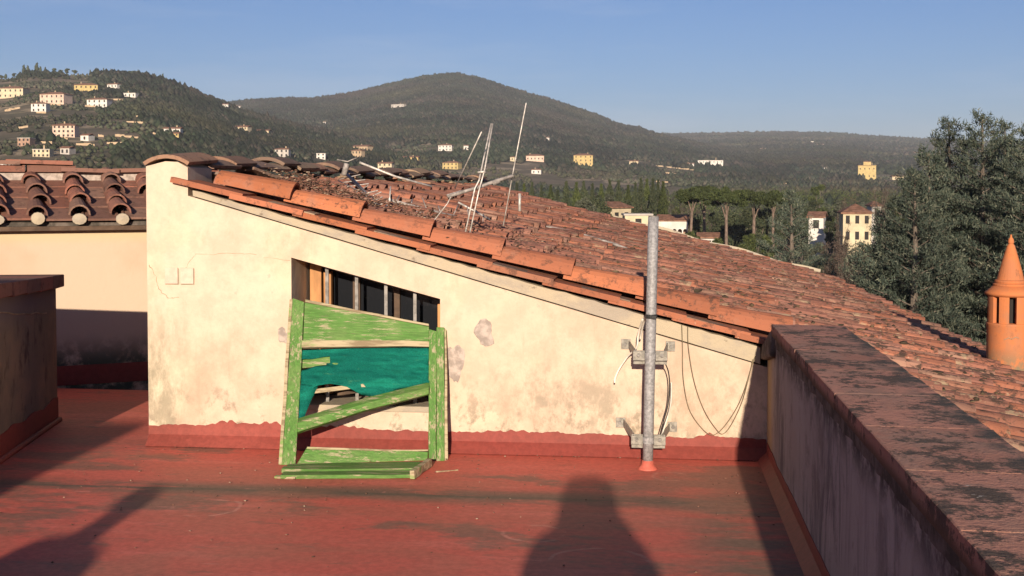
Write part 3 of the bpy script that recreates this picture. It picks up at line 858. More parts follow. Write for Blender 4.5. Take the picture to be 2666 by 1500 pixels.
# ridge: low upstand with big cap tiles
b = MB(); b.box(-3.06, -2.87, YW+.42, 21.4, 1.5, 1.70); b.build('ridge_upstand', M_DMORT, roof)
RC = cover_mesh(.50, .262, .278, .024, 9, 70); RC.materials.append(M_TILER)
y = YW-.02; i = 0
while y < 21:
    a_ = rnd.uniform(-.09, .09)*(0 if i == 0 else 1)
    k_ = 1.0 if i == 0 else rnd.uniform(.9, 1.12)
    put('ridge_tile', RC, None, roof, (-2.965+(0 if i == 0 else rnd.uniform(-.02, .03)), y, 1.556+(0 if i == 0 else rnd.uniform(-.015, .012))+(i % 2)*.012), (0, rnd.uniform(-.03, .03), math.pi/2+a_), (1, k_, k_))
    y += .40 if i else .42
    i += 1
# flat broken pieces lying along the ridge's right side
for i in range(16):
    y = YW+.55+i*.62+rnd.uniform(-.1, .1)
    put('tile_shard', VS, None, roof, (-2.85+rnd.uniform(-.03, .05), y, 1.705+rnd.uniform(-.02, .03)), (rnd.uniform(-.2, .2), .25+rnd.uniform(-.2, .2), rnd.uniform(-.6, 2.2)), (1, rnd.uniform(.7, 1.3), 1))
# pale mortar along the far verge
b = MB(); b.tube([(x_, 21.42, roof_z(x_)+.10+.02*math.sin(x_*5)) for x_ in np.linspace(-.6, EAVE-.1, 24)], .045, 6); b.build('mortar_fillet', M_MORT, roof)

# moss cushions grown on the cover tiles
MP = []
for (k_, x_, y_, z_, ro_) in tiles:
    if k_ != 'cover' or y_ < 2.5: continue
    w_ = min(1.0, max(.15, (x_+2.0)/2.6))
    M_ = Euler(ro_).to_matrix()
    for _ in range(rnd.choice((1, 2, 3, 3, 4, 6)) if rnd.random() < w_ else 0):
        lx = rnd.uniform(.03, .40); t_ = rnd.gauss(1.57, .6); rr = .072
        MP.append(tuple(M_ @ Vector((lx, rr*math.cos(t_), rr*math.sin(t_)-.002))+Vector((x_, y_, z_))))
MP = np.array(MP); n = len(MP)
v, f = blobs(MP, rng.uniform(.008, .040, n)*rng.uniform(.4, 1, n), rng.uniform(.004, .012, n), .5)
put('moss', tri_mesh('moss', v, f, M_MOSS), None, roof, kind='stuff')
# dead leaves and broken tile crumbs caught around the fallen aerial
def litter(cx, cy, sx, sy, n, s0, s1, lift=.10):
    x = rng.normal(cx, sx, n); y = np.maximum(rng.normal(cy, sy, n), YW+.12)
    z = np.array([roof_z(a) for a in x])+lift+np.abs(rng.normal(0, .03, n))
    return np.stack([x, y, z], -1), rng.uniform(s0, s1, n)
P = []; S_ = []
for a in ((-2.15, 8.45, .20, .25, 700, .004, .015, .11), (-1.75, 8.7, .25, .45, 500, .004, .013, .11), (-1.15, 9.2, .35, .7, 420, .004, .012, .10), (-2.5, 8.9, .12, .3, 260, .005, .016, .12), (-.7, 9.6, .4, 1.0, 260, .004, .012, .10)):
    p, s_ = litter(*a); P.append(p); S_.append(s_)
P = np.concatenate(P); S_ = np.concatenate(S_)
v, f = blobs(P, S_*1.3, S_*.45, .55, 'oct')
o = put('leaf_litter', tri_mesh('leaf_litter', v, f, M_LITTER)); tag(o, 'dead leaves and crumbs heaped on the roof tiles around the tangled aerial', 'leaf litter', kind='stuff')

# grit, flakes and leaf crumbs on the floor
n = 260; gx = rng.uniform(-3.2, .66, n); gy = np.clip(rng.normal(6.5, .75, n), 4.2, YW-.09)
v, f = blobs(np.stack([gx, gy, np.full(n, .012)], -1), rng.uniform(.0025, .0085, n), rng.uniform(.002, .004, n), .5, 'oct')
o = put('floor_grit', tri_mesh('floor_grit', v, f, M_LITTER)); tag(o, 'crumbs of mortar, leaf and paint scattered on the red terrace floor', 'grit', kind='stuff')

# ------------------------------------------------------------------ right-hand parapet
par = empty('parapet', (.88, 2, 0), 'grey streaked terrace parapet with brown lichen-spotted clay coping', 'parapet')
PO = Vector((-.88, -2, 0))
def pb_(name, mb, mat, **k): return mb.build(name, mat, par, loc=PO, **k)
b = MB(); b.box(.70, 1.045, -5.2, 6.86, -.3, .742); b.box(.703, 1.04, 6.86, YW-.001, -.3, .66); pb_('wall', b, M_CONC)
b = MB(); n = 200
for i in range(n+1):
    y = -5.2+12.06*i/n; j_ = rnd.uniform(-.006, .006)
    b.v += [(.692+j_, y, .742), (.690+j_, y, .80), (1.05, y, .80), (1.05, y, .742)]
for i in range(n):
    a = i*4; c = a+4
    for q in range(4): b.f.append((a+q, a+(q+1) % 4, c+(q+1) % 4, c+q))
b.f += [(0, 1, 2, 3), tuple(n*4+3-q for q in range(4))]
pb_('mortar_bed', b, M_DMORT)
y = -5.2; slabs = [.62, .60, .63, .58, .61]
i = 0
while y < 6.8:
    L_ = slabs[i % 5]
    y1 = min(y+L_, 6.84)
    b = MB(); n = 5
    e0 = rnd.uniform(-.0025, .0025); dz = rnd.uniform(-.0008, .0008)
    for q in range(n+1):
        yy = y+.0022+(y1-y-.0044)*q/n
        xi = .676+e0+rnd.uniform(-.0015, .0015); xo = 1.066+rnd.uniform(-.006, .006); zt = .862
        b.v += [(xi, yy, .80), (xi-.001, yy, zt-.003), (xi+.003, yy, zt), (xo-.010, yy, zt-.004), (xo, yy, zt-.02), (xo, yy, .80)]
    for q in range(n):
        a = q*6; c = a+6
        for w in range(6): b.f.append((a+w, a+(w+1) % 6, c+(w+1) % 6, c+w))
    b.f += [tuple(range(6)), tuple(n*6+5-w for w in range(6))]
    pb_('coping_slab', b, M_COPE)
    y = y1; i += 1
pts = ragged(-5.2, YW-.06, lambda t: .118, 160, 9)
b = MB()
for y, z in pts: b.v += [(.696, y, 0), (.696, y, z), (.701, y, z), (.701, y, 0)]
for i in range(len(pts)-1):
    a = i*4; b.f += [(a, a+1, a+5, a+4), (a+1, a+2, a+6, a+5)]
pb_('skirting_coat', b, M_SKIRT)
# lump of dark mortar and a stub of pipe at the corner under the verge
b = MB(); b.hexa([(.665, 6.845, .68), (1.0, 6.845, .68), (1.0, 7.30, .60), (.655, 7.30, .60)], [(.675, 6.85, .845), (1.0, 6.85, .845), (1.0, 7.30, .70), (.665, 7.30, .70)]); pb_('mortar_lump', b, M_DMORT, bevel=.02)

# ------------------------------------------------------------------ low block at the left
blk = empty('low_wall', (-4.05, 8.04, 0), 'low shaded wall with brick coping and red base at the terrace\'s left edge', 'wall')
def bl(u, v): # u along the face towards the viewer, v to the left (behind the face)
    d = Vector((.26, -1.22, 0)).normalized(); n = Vector((-d.y, d.x, 0))*-1
    n = Vector((d.y, -d.x, 0))
    return d*u+n*v
LEN = 2.1
def bbox_(b, u0, u1, v0, v1, z0, z1, z1b=None):
    z1b = z1 if z1b is None else z1b
    c = [bl(u0, v0), bl(u1, v0), bl(u1, v1), bl(u0, v1)]
    b.hexa([p+Vector((0, 0, z0)) for p in c], [c[0]+Vector((0, 0, z1)), c[1]+Vector((0, 0, z1b)), c[2]+Vector((0, 0, z1b)), c[3]+Vector((0, 0, z1))])
b = MB(); bbox_(b, 0, LEN, 0, 1.6, -.3, .93, 1.0); b.build('wall', M_BLOCK, blk)  # unseen depth behind the face widened so its shadow spans the rear wall
u = -.05; i = 0
while u < LEN:
    w_ = .29; b = MB(); z = .93+.07*max(u, 0)/LEN
    bbox_(b, u+.003, u+w_, -.045-rnd.uniform(0, .008), 1.64, z+.001, z+.085, z+.093)
    b.build('coping_brick', M_TILEL, blk, bevel=.006); u += w_+.004
b = MB(); pts = ragged(0, LEN, lambda t: .16+.012*math.sin(t*14), 60, 2)
for u, z in pts:
    p = bl(u, -.006); q = bl(u, .002); b.v += [(p.x, p.y, 0), (p.x, p.y, z), (q.x, q.y, z), (q.x, q.y, 0)]
for i in range(len(pts)-1):
    a = i*4; b.f += [(a, a+1, a+5, a+4), (a+1, a+2, a+6, a+5)]
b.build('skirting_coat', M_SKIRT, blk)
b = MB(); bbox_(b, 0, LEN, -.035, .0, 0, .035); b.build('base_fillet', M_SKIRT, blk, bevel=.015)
b = MB(); p = [bl(.25+.12*i, -.003)+Vector((0, 0, .775+.012*i+rnd.uniform(-.006, .006))) for i in range(10)]
b.tube(p, .004, 4); b.build('plaster_crack', M_CRACK, blk)

# ------------------------------------------------------------------ rear building with the brown tiled roof
rear = empty('rear_building', (-5.15, 9.3, 0), 'low cream building with old brown tiled roof behind the shaded passage', 'building', rz=R(30))
RO = Vector((5.15, -9.3, 0))
b = MB(); b.box(-9.5, -3.25, 9.3, 9.7, -.35, 1.27); b.build('front_wall', M_REAR, rear, loc=RO)
b = MB(); b.box(-9.5, -3.3, 9.20, 9.75, 1.27, 1.305); b.build('eave_board', M_DOAK, rear, loc=RO)
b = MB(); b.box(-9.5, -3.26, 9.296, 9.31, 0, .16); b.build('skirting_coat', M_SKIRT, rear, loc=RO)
rroof = empty('roof', (0, 0, 0)); rroof.parent = rear; rroof.location = RO
SR = .29
def rz(y): return 1.325+SR*(y-9.2)
b = MB(); b.hexa([(-9.5, 9.24, 1.306), (-3.3, 9.24, 1.306), (-3.3, 10.3, 1.54), (-9.5, 10.3, 1.54)], [(-9.5, 9.24, rz(9.24)), (-3.3, 9.24, rz(9.24)), (-3.3, 10.3, rz(10.3)), (-9.5, 10.3, rz(10.3))]); b.build('roof_deck', M_DMORT, rroof)
LC = [cover_mesh(.40, .058, .083, .014, 8), cover_mesh(.40, .062, .086, .014, 8)]
LP = [pan_mesh(.42, .25, .30)]
for me in LC+LP: me.materials.append(M_TILEL)
ang = math.atan(SR)
CAPEND = MB().lathe([(.070, 0), (.066, .03), (0.0, .04)], 12, caps=False).mesh('mortar_plug', M_MORT)
xx = -9.3
while xx < -3.3:
    for r_ in range(4):
        yb = 9.19+r_*.30+rnd.uniform(-.02, .02)     # lower edge
        yt = yb+.42
        # the tile's +x axis must run down the slope (towards -y)
        put('cover_tile', rnd.choice(LC), None, rroof, (xx+rnd.uniform(-.02, .02), yt, rz(yt)+.035+rnd.uniform(-.004, .012)), Euler((rnd.uniform(-.07, .07), ang-.07, -math.pi/2+rnd.uniform(-.06, .06)), 'XYZ'))
        put('pan_tile', LP[0], None, rroof, (xx+.158, yt-.01, rz(yt)+.012), Euler((0, ang-.03, -math.pi/2), 'XYZ'))
    put('mortar_plug', CAPEND, None, rroof, (xx+rnd.uniform(-.01, .01), 9.195, rz(9.2)+.036+rnd.uniform(-.006, .010)), (math.pi/2, 0, rnd.uniform(-.2, .2)), (rnd.uniform(.75, 1.05), rnd.uniform(.6, .95), rnd.uniform(.6, 1.2)))
    xx += .317
b = MB(); b.box(-9.5, -3.3, 10.3, 10.5, 1.3, 1.755); b.build('ridge_wall', M_PATCH, rroof)
RT = MB().box(-.25, .25, -.14, .14, 0, .035).mesh('ridge_slab', M_TILEL)
xx = -9.0; i = 0
while xx < -3.3:
    hi = [0, 0, .07, .065, .0, .0, .05][i % 7]
    put('ridge_slab', RT, None, rroof, (xx, 10.36+rnd.uniform(-.02, .02), 1.756+hi), (rnd.uniform(-.03, .06), rnd.uniform(-.03, .03), rnd.uniform(-.06, .06)), (rnd.uniform(.85, 1.1), 1, 1))
    if hi: put('ridge_slab', RT, None, rroof, (xx+.1, 10.40, 1.756), (0, 0, 0), (.8, 1, 1.7))
    xx += .42; i += 1
b = MB(); b.box(-9.5, -3.3, 10.5, 20, -.3, 1.45); b.build('rear_rooms', M_REAR, rear, loc=RO)
# ------------------------------------------------------------------ galvanised mast and its wall brackets
mast = empty('mast', (0.0, 7.016, 0), 'galvanised steel mast clamped upright to the cream wall by two brackets', 'mast')
MO = Vector((0, -7.016, 0))
def mp(name, mb, mat, parent=None, **k): return mb.build(name, mat, parent or mast, loc=MO if parent is None else (0, 0, 0), **k)
def mxy(z): return (0.002+.0185*z, 7.016+.006*z)
b = MB(); zs = [.02, .3, .7, 1.1, 1.445]; b.tube([(*mxy(z), z) for z in zs], .0298, 20); o = mp('pole', b, M_GALV, smooth=False)
for p in o.data.polygons: p.use_smooth = len(p.vertices) == 4
b = MB(); b.tube([(*mxy(1.445), 1.445), (*mxy(1.452), 1.452)], .0285, 20); mp('end_cap', b, M_IRON)
b = MB(); b.lathe([(.060, -.002), (.052, .012), (.036, .03), (.0318, .055)], 20, (*mxy(0), 0)); mp('floor_collar', b, M_RED, smooth=True)
b = MB(); b.lathe([(.0325, 0), (.034, .006), (.034, .018), (.0325, .024)], 18, (*mxy(.868), .868)); b.box(-.010+.03, .03+.016, 7.016-.045, 7.016-.02, .870, .888); mp('cable_tie', b, M_BLACK)
def bracket(z, xl, xr, zl, zr, nm):
    br = empty('bracket', (0, 0, 0)); br.parent = mast; br.location = MO
    cx, cy = mxy(z)
    for sx, x, zz in ((-1, xl, zl), (1, xr, zr)):
        b = MB(); b.box(x-.028, x+.028, YW-.009, YW-.001, zz-.030, zz+.030); o = b.build('wall_plate', M_BRKT, br, bevel=.0015)
        b = MB(); b.tube([(x+.004*sx, YW-.022, zz), (x+.004*sx, YW-.008, zz)], .0105, 6); b.build('bolt', M_IRON, br)
        b = MB()
        a0 = Vector((x-.018*sx, YW-.006, zz)); a1 = Vector((cx+sx*.084, cy+.075, z)); a2 = Vector((cx+sx*.084, cy+.012, z))
        b.beam(a0, a1, .006, .042, (0, 0, 1)); b.beam(a1, a2, .006, .0418, (0, 0, 1)); b.build('arm', M_BRKT, br)
        b = MB(); b.tube([(cx+sx*.066, cy-.030, z+.004), (cx+sx*.066, cy-.006, z+.004)], .0105, 6); b.tube([(cx+sx*.066, cy-.045, z+.004), (cx+sx*.066, cy-.030, z+.004)], .0055, 6); b.build('clamp_bolt', M_IRON, br)
    for a_, c_ in ((-.098, -.0305), (.0305, .098)):
        b = MB(); b.box(cx+a_, cx+c_, cy-.012, cy-.002, z-.028, z+.024); b.build('clamp_front', M_BRKT, br, bevel=.002)
    b = MB(); b.box(cx-.096, cx+.096, cy+.032, cy+.042, z-.055, z+.024); b.build('clamp_back', M_BRKT, br, bevel=.002)
    b = MB(); b.lathe([(.0305, -.018), (.0345, -.018), (.0345, .018), (.0305, .018)], 18, (cx, cy, z), caps=False); b.build('clamp_ring', M_GALV, br)
bracket(.655, -.130, .134, .678, .668, 'upper')
bracket(.172, -.160, .148, .205, .185, 'lower')
def cable(name, label, pts, r, mat, sub=6, cat='cable', seg=5):
    P = [Vector(p) for p in pts]; q = []
    for i in range(len(P)-1):
        p0 = P[max(i-1, 0)]; p1 = P[i]; p2 = P[i+1]; p3 = P[min(i+2, len(P)-1)]
        for k in range(sub):
            t = k/sub
            q.append(.5*((2*p1)+(p2-p0)*t+(2*p0-5*p1+4*p2-p3)*t*t+(3*p1-p0-3*p2+p3)*t**3))
    q.append(P[-1])
    o0 = P[0]
    b = MB(); b.tube([p-o0 for p in q], r, seg)
    o = b.build(name, mat, loc=o0, smooth=True); return tag(o, label, cat)
cable('cable', 'stiff white cable end dangling at the left of the upper mast bracket', [(-.03, 7.06, .86), (-.055, 7.16, .76), (-.065, 7.18, .68), (-.115, 7.25, .62), (-.165, 7.26, .545), (-.19, 7.24, .49), (-.193, 7.23, .462)], .0055, M_WCABLE, seg=6)
cable('cable', 'short white strap hanging from the black tie behind the mast', [(-.012, 7.10, .87), (-.03, 7.20, .80), (-.045, 7.25, .72)], .006, M_WCABLE)
cable('cable', 'dark cable bowing between the two brackets right of the mast', [(.085, 7.09, .63), (.118, 7.16, .55), (.128, 7.2, .45), (.118, 7.2, .34), (.092, 7.16, .25), (.068, 7.1, .17)], .0038, M_BLACK)
cable('cable', 'white cable running down to the lower bracket right of the mast', [(.14, 7.3, .46), (.135, 7.27, .33), (.10, 7.18, .22), (.06, 7.08, .13)], .0045, M_WCABLE)
cable('cable', 'thin brown cable looping low on the wall, nearer the mast', [(.20, YW-.025, .80), (.205, YW-.022, .66), (.21, YW-.022, .48), (.245, YW-.018, .30), (.32, YW-.018, .185), (.385, YW-.02, .145), (.455, YW-.02, .20), (.54, YW-.02, .34), (.60, YW-.02, .52), (.615, YW-.02, .60)], .0024, M_BCABLE, cat='cable')
cable('cable', 'thin brown cable looping low on the wall, nearer the parapet', [(.235, YW-.03, .79), (.24, YW-.024, .66), (.275, YW-.022, .46), (.335, YW-.02, .29), (.41, YW-.02, .175), (.45, YW-.02, .155), (.50, YW-.02, .22), (.56, YW-.02, .36), (.61, YW-.025, .56), (.63, YW-.03, .62)], .0024, M_BCABLE, cat='cable')

# ------------------------------------------------------------------ leaning green shutter
SHO = Vector((-1.65, 7.0, 0))
sh = empty('shutter', SHO, 'broken green shutter with peeling paint and torn teal net leaning on the wall', 'shutter')
CA, CB = Vector((-2.100, 6.885, 0.0)), Vector((-1.195, 7.105, 0.0))
CC, CD = Vector((-1.222, 7.318, .768)), Vector((-2.175, 7.318, .945))
def PQ(u, v): return CA*(1-u)*(1-v)+CB*u*(1-v)+CC*u*v+CD*(1-u)*v
def NQ(u, v):
    e = .01
    n = (PQ(u+e, v)-PQ(u-e, v)).cross(PQ(u, v+e)-PQ(u, v-e)).normalized()
    return n                       # towards the viewer
def board(name, quad, th, mat, parent=sh, off=0.0, seg=5, jit=.002, bevel=.003):
    """quad of (u, v): bottom-left, bottom-right, top-right, top-left; split along its longer side"""
    b = MB()
    w = (PQ(*quad[1])-PQ(*quad[0])).length; h = (PQ(*quad[3])-PQ(*quad[0])).length
    L2 = lambda a, c, t: (a[0]*(1-t)+c[0]*t, a[1]*(1-t)+c[1]*t)
    for i in range(seg+1):
        t = i/seg
        if w > h: p, q = L2(quad[0], quad[1], t), L2(quad[3], quad[2], t)
        else: p, q = L2(quad[1], quad[2], t), L2(quad[0], quad[3], t)
        n = NQ((p[0]+q[0])/2, (p[1]+q[1])/2)
        j = Vector((rnd.uniform(-jit, jit), rnd.uniform(-jit, jit), rnd.uniform(-jit, jit)))
        for pt, dd in ((p, off), (q, off), (q, off-th), (p, off-th)): b.v.append(PQ(*pt)+n*dd+j-SHO)
    for i in range(seg):
        a = i*4; c = a+4
        for k in range(4): b.f.append((a+k, a+(k+1) % 4, c+(k+1) % 4, c+k))
    b.f += [(3, 2, 1, 0), tuple(seg*4+k for k in range(4))]
    return b.build(name, mat, parent, bevel=bevel)
board('stile', [(-.005, -.005), (.078, .0), (.088, .985), (.012, .995)], .045, M_GREENV)
board('stile_edge', [(-.028, .01), (-.006, .0), (.010, .99), (-.010, .985)], .060, M_BARE, off=-.006)
board('stile', [(.905, .02), (.952, .01), (.950, .96), (.900, .965)], .040, M_GREENV)
board('stile', [(.954, .0), (1.005, .0), (1.0, 1.0), (.951, .99)], .055, M_GREENV, off=.012)
board('stile_edge', [(1.006, .0), (1.03, .012), (1.012, .985), (1.001, .99)], .070, M_BARE, off=.004)
board('top_panel', [(.092, .745), (.898, .862), (.898, .985), (.092, .985)], .022, M_GREENH, off=-.008)
board('rail', [(.084, .698), (.90, .832), (.90, .872), (.084, .742)], .034, M_BARE, off=.002, jit=.003)
board('top_edge', [(.092, .986), (.898, .986), (.898, 1.002), (.092, 1.004)], .030, M_BARE, off=-.004)
# louvre slats still in place behind the net
board('louvre_slat', [(.085, .585), (.90, .735), (.90, .80), (.085, .675)], .014, M_GREENH, off=-.035)
board('louvre_slat', [(.085, .475), (.90, .60), (.90, .70), (.085, .565)], .014, M_GREENH, off=-.040)
board('louvre_slat', [(.13, .425), (.50, .50), (.48, .525), (.15, .455)], .014, M_BARE, off=-.03)
# broken slat hanging across the opening, a wedge in section
b = MB()
for (u, v0, v1, v2) in ((.083, .185, .275, .235), (.5, .335, .425, .375), (.905, .480, .575, .525)):
    p0, p1, p2 = PQ(u, v0), PQ(u, v1), PQ(u, v2)
    n = NQ(u, v1)
    b.v += [p0+n*.030-SHO, p2+n*.045-SHO, p1-n*.005-SHO, p0-n*.02-SHO]
for i in range(2):
    a = i*4; c = a+4
    for k in range(4): b.f.append((a+k, a+(k+1) % 4, c+(k+1) % 4, c+k))
b.f += [(3, 2, 1, 0), (8, 9, 10, 11)]
o = b.build('broken_slat', M_GREENH, sh, bevel=.002); tag(o, 'slat broken loose and hanging diagonally across the opening')
# bottom rail
board('bottom_rail', [(.085, .012), (.90, -.045), (.905, .072), (.135, .095)], .04, M_GREENH, off=-.01, jit=.004)
board('rail_edge', [(.135, .096), (.905, .073), (.905, .085), (.14, .110)], .03, M_BARE, off=-.012, jit=.004)
# torn net
me_v = []; me_f = []; nu, nv = 36, 18
def net_low(u):
    # lower edge of the cloth, with the tear on the left
    k = [(0, .43), (.06, .435), (.12, .475), (.22, .500), (.36, .490), (.46, .445), (.58, .44), (.75, .495), (1, .560)]
    return float(np.interp(u, [a for a, _ in k], [c for _, c in k]))
for i in range(nu+1):
    t = i/nu; u = .083+.822*t
    vt = .690+(.832-.690)*t-.004; vl = net_low(t)
    for j in range(nv+1):
        q = j/nv; v = vt+(vl-vt)*q
        f = .011*math.sin(v*62+t*9+math.sin(t*7)*1.4)+.008*math.sin(v*105-t*21)+.006*math.sin(t*40+v*20)
        me_v.append(PQ(u, v)+NQ(u, v)*(-.016+f*min(1, q*4))-SHO)
for i in range(nu):
    for j in range(nv):
        t = (i+.5)/nu; q = (j+.5)/nv
        if t < .24-.05*abs(q-.3)*6 and .20 < q < .42 and t < .22: continue      # hole showing the slat
        a = i*(nv+1)+j; me_f.append((a, a+1, a+nv+2, a+nv+1))
b = MB(); b.v = me_v; b.f = me_f
o = b.build('torn_net', M_TEAL, sh, smooth=True)
md = o.modifiers.new('thickness', 'SOLIDIFY'); md.thickness = .002
b = MB()
for i in range(13):
    q = i/12; v = .48-.27*q; wd = .10*(1-q)**1.3+.018
    b.v += [PQ(.083, v)+NQ(.083, v)*(-.012+.006*math.sin(q*9))-SHO, PQ(.083+wd*.5, v)+NQ(.1, v)*(-.022+.01*math.sin(q*7+1))-SHO, PQ(.083+wd, v+.012)+NQ(.1, v)*(-.03)-SHO]
for i in range(12):
    a = i*3; b.f += [(a, a+1, a+4, a+3), (a+1, a+2, a+5, a+4)]
o = b.build('hanging_net_strip', M_TEAL, sh, smooth=True)
md = o.modifiers.new('thickness', 'SOLIDIFY'); md.thickness = .002

# fallen boards lying on the floor at the shutter's foot
fb = empty('fallen_boards', (-1.65, 6.75, 0), 'three loose green slats lying flat on the red floor before the shutter', 'boards')
FO = Vector((1.65, -6.75, 0))
for (p0, p1, w, z) in (((-2.05, 6.80), (-1.30, 6.93), .085, .013), ((-2.05, 6.71), (-1.300, 6.82), .085, .020), ((-2.02, 6.60), (-1.30, 6.69), .10, .014)):
    b = MB(); b.beam((p0[0], p0[1], z), (p1[0], p1[1], z), w, .022, (0, 0, 1), 5, .0025); b.build('slat', M_GREENH, fb, loc=FO, bevel=.003)
b = MB(); b.beam((-1.288, 6.61, .03), (-1.245, 6.91, .035), .03, .05, (0, 0, 1), 4, .003); b.build('end_batten', M_BARE, fb, loc=FO, bevel=.003)
b = MB(); b.beam((-2.05, 6.575, .008), (-1.93, 6.565, .008), .03, .014, (0, 0, 1), 2, .002); b.build('splinter', M_BARE, fb, loc=FO)
b = MB(); b.beam((-1.19, 6.80, .006), (-1.07, 6.86, .006), .008, .008, (0, 0, 1), 3, .002); o = b.build('wood_splinter', M_BARE); tag(o, 'thin wood splinter lying right of the fallen green slats', 'splinter')

# ------------------------------------------------------------------ fallen television aerials on the roof
an = empty('television_aerial', (-1.25, 8.45, 1.30), 'old aerial standing askew on the roof with tall thin rods and a grey boom', 'aerial')
AO = Vector((1.25, -8.45, -1.30))
def ap(name, pts, r, mat=M_ALU, parent=an, off=None, seg=7):
    b = MB(); b.tube(pts, r, seg); return b.build(name, mat, parent, loc=AO if off is None else off, smooth=True)
ap('boom', [(-1.397, 8.500, 1.552), (-1.187, 8.550, 1.616), (-1.071, 8.600, 1.660), (-0.951, 8.650, 1.698)], .013, M_GREYM, an)
ap('rod', [(-1.345, 8.500, 1.611), (-1.115, 8.200, 1.989)], .0042, M_ALU, an)
ap('rod', [(-1.263, 8.400, 1.271), (-1.204, 8.500, 1.608), (-1.177, 8.520, 1.665), (-1.114, 8.700, 2.070)], .0055, M_ALU, an)
ap('rod', [(-1.237, 8.440, 1.270), (-1.177, 8.500, 1.584), (-1.139, 8.540, 1.745), (-1.103, 8.700, 2.070)], .0055, M_ALU, an)
ap('rod', [(-1.028, 8.700, 1.343), (-0.962, 8.700, 1.701), (-0.844, 8.500, 2.201)], .0042, M_ALU, an)
ap('clip', [(-1.187, 8.530, 1.721), (-1.133, 8.530, 1.726)], .009, M_ALU, an)
ap('cross_tube', [(-1.400, 8.500, 1.560), (-1.317, 8.600, 1.589), (-1.267, 8.900, 1.597)], .007, M_ALU, an)
ap('strut', [(-1.430, 9.200, 1.504), (-1.298, 9.200, 1.435), (-1.200, 9.300, 1.369)], .008, M_ALU, an)
ap('strut', [(-1.548, 8.500, 1.315), (-1.397, 8.500, 1.504), (-1.370, 8.500, 1.557)], .004, M_ALU, an)
ap('stub', [(-1.067, 10.200, 1.568), (-1.067, 10.200, 1.421)], .012, M_ALU, an)
ap('end_clamp', [(-1.093, 8.600, 1.643), (-1.046, 8.620, 1.665)], .02, M_GREYM, an)
tangle = empty('collapsed_aerial', (-2.1, 9.4, 1.45), 'collapsed tangle of grey aerial tubes lying across the roof tiles by the ridge', 'aerial')
TO = Vector((2.1, -9.4, -1.45))
ap('tube', [(-2.524, 10.600, 1.840), (-2.222, 10.700, 1.716), (-1.934, 10.900, 1.628)], .010, M_ALU, tangle, TO)
ap('boom', [(-2.532, 10.200, 1.727), (-2.126, 9.200, 1.548), (-1.741, 8.200, 1.392)], .013, M_GREYM, tangle, TO)
ap('boom', [(-2.385, 9.800, 1.681), (-2.022, 8.900, 1.527), (-1.849, 8.500, 1.443)], .010, M_GREYM, tangle, TO)
ap('boom', [(-1.986, 9.300, 1.523), (-1.689, 9.800, 1.417), (-1.342, 10.400, 1.299)], .013, M_GREYM, tangle, TO)
ap('boom', [(-1.870, 9.000, 1.454), (-1.699, 9.500, 1.414), (-1.532, 10.000, 1.344)], .008, M_ALU, tangle, TO)
ap('element', [(-2.581, 10.100, 1.686), (-2.397, 10.100, 1.727)], .0045, M_GREYM, tangle, TO)
ap('element', [(-2.512, 9.920, 1.658), (-2.313, 9.920, 1.683)], .0045, M_ALU, tangle, TO)
ap('element', [(-2.432, 9.740, 1.623), (-2.243, 9.740, 1.649)], .0045, M_ALU, tangle, TO)
ap('element', [(-2.320, 9.560, 1.572), (-2.205, 9.560, 1.634)], .0045, M_GREYM, tangle, TO)
ap('element', [(-2.291, 9.380, 1.548), (-2.089, 9.380, 1.594)], .0045, M_ALU, tangle, TO)
ap('element', [(-2.215, 9.200, 1.497), (-2.021, 9.200, 1.583)], .0045, M_ALU, tangle, TO)
ap('element', [(-2.123, 9.020, 1.474), (-1.973, 9.020, 1.548)], .0045, M_GREYM, tangle, TO)
ap('element', [(-2.055, 8.840, 1.458), (-1.902, 8.840, 1.507)], .0045, M_ALU, tangle, TO)
ap('element', [(-1.961, 8.660, 1.419), (-1.859, 8.660, 1.492)], .0045, M_ALU, tangle, TO)
ap('element', [(-1.905, 8.480, 1.418), (-1.782, 8.480, 1.441)], .0045, M_GREYM, tangle, TO)
ap('element', [(-1.859, 8.300, 1.368), (-1.696, 8.300, 1.442)], .0045, M_ALU, tangle, TO)
ap('element', [(-1.950, 9.338, 1.483), (-1.932, 9.438, 1.555)], .0045, M_GREYM, tangle, TO)
ap('element', [(-1.858, 9.494, 1.454), (-1.858, 9.594, 1.525)], .0045, M_ALU, tangle, TO)
ap('element', [(-1.738, 9.650, 1.405), (-1.806, 9.750, 1.532)], .0045, M_GREYM, tangle, TO)
ap('element', [(-1.660, 9.806, 1.389), (-1.704, 9.906, 1.469)], .0045, M_ALU, tangle, TO)
ap('element', [(-1.612, 9.961, 1.340), (-1.566, 10.061, 1.471)], .0045, M_GREYM, tangle, TO)
ap('element', [(-1.476, 10.117, 1.304), (-1.509, 10.217, 1.443)], .0045, M_ALU, tangle, TO)
ap('element', [(-1.391, 10.273, 1.277), (-1.393, 10.373, 1.396)], .0045, M_GREYM, tangle, TO)
ap('element', [(-1.959, 9.200, 1.510), (-1.971, 9.300, 1.624)], .0055, M_ALU, tangle, TO)
ap('element', [(-2.410, 9.400, 1.672), (-2.103, 9.000, 1.569), (-1.757, 8.200, 1.350)], .005, M_GREYM, tangle, TO)
ap('element', [(-1.913, 8.300, 1.426), (-1.752, 8.700, 1.418)], .005, M_GREYM, tangle, TO)
ap('plate', [(-2.515, 10.000, 1.721), (-2.501, 10.000, 1.766), (-2.488, 10.000, 1.817)], .024, M_GREYM, tangle, TO)
ap('element', [(-2.569, 10.000, 1.849), (-2.481, 10.000, 1.833), (-2.406, 10.000, 1.864)], .005, M_GREYM, tangle, TO)

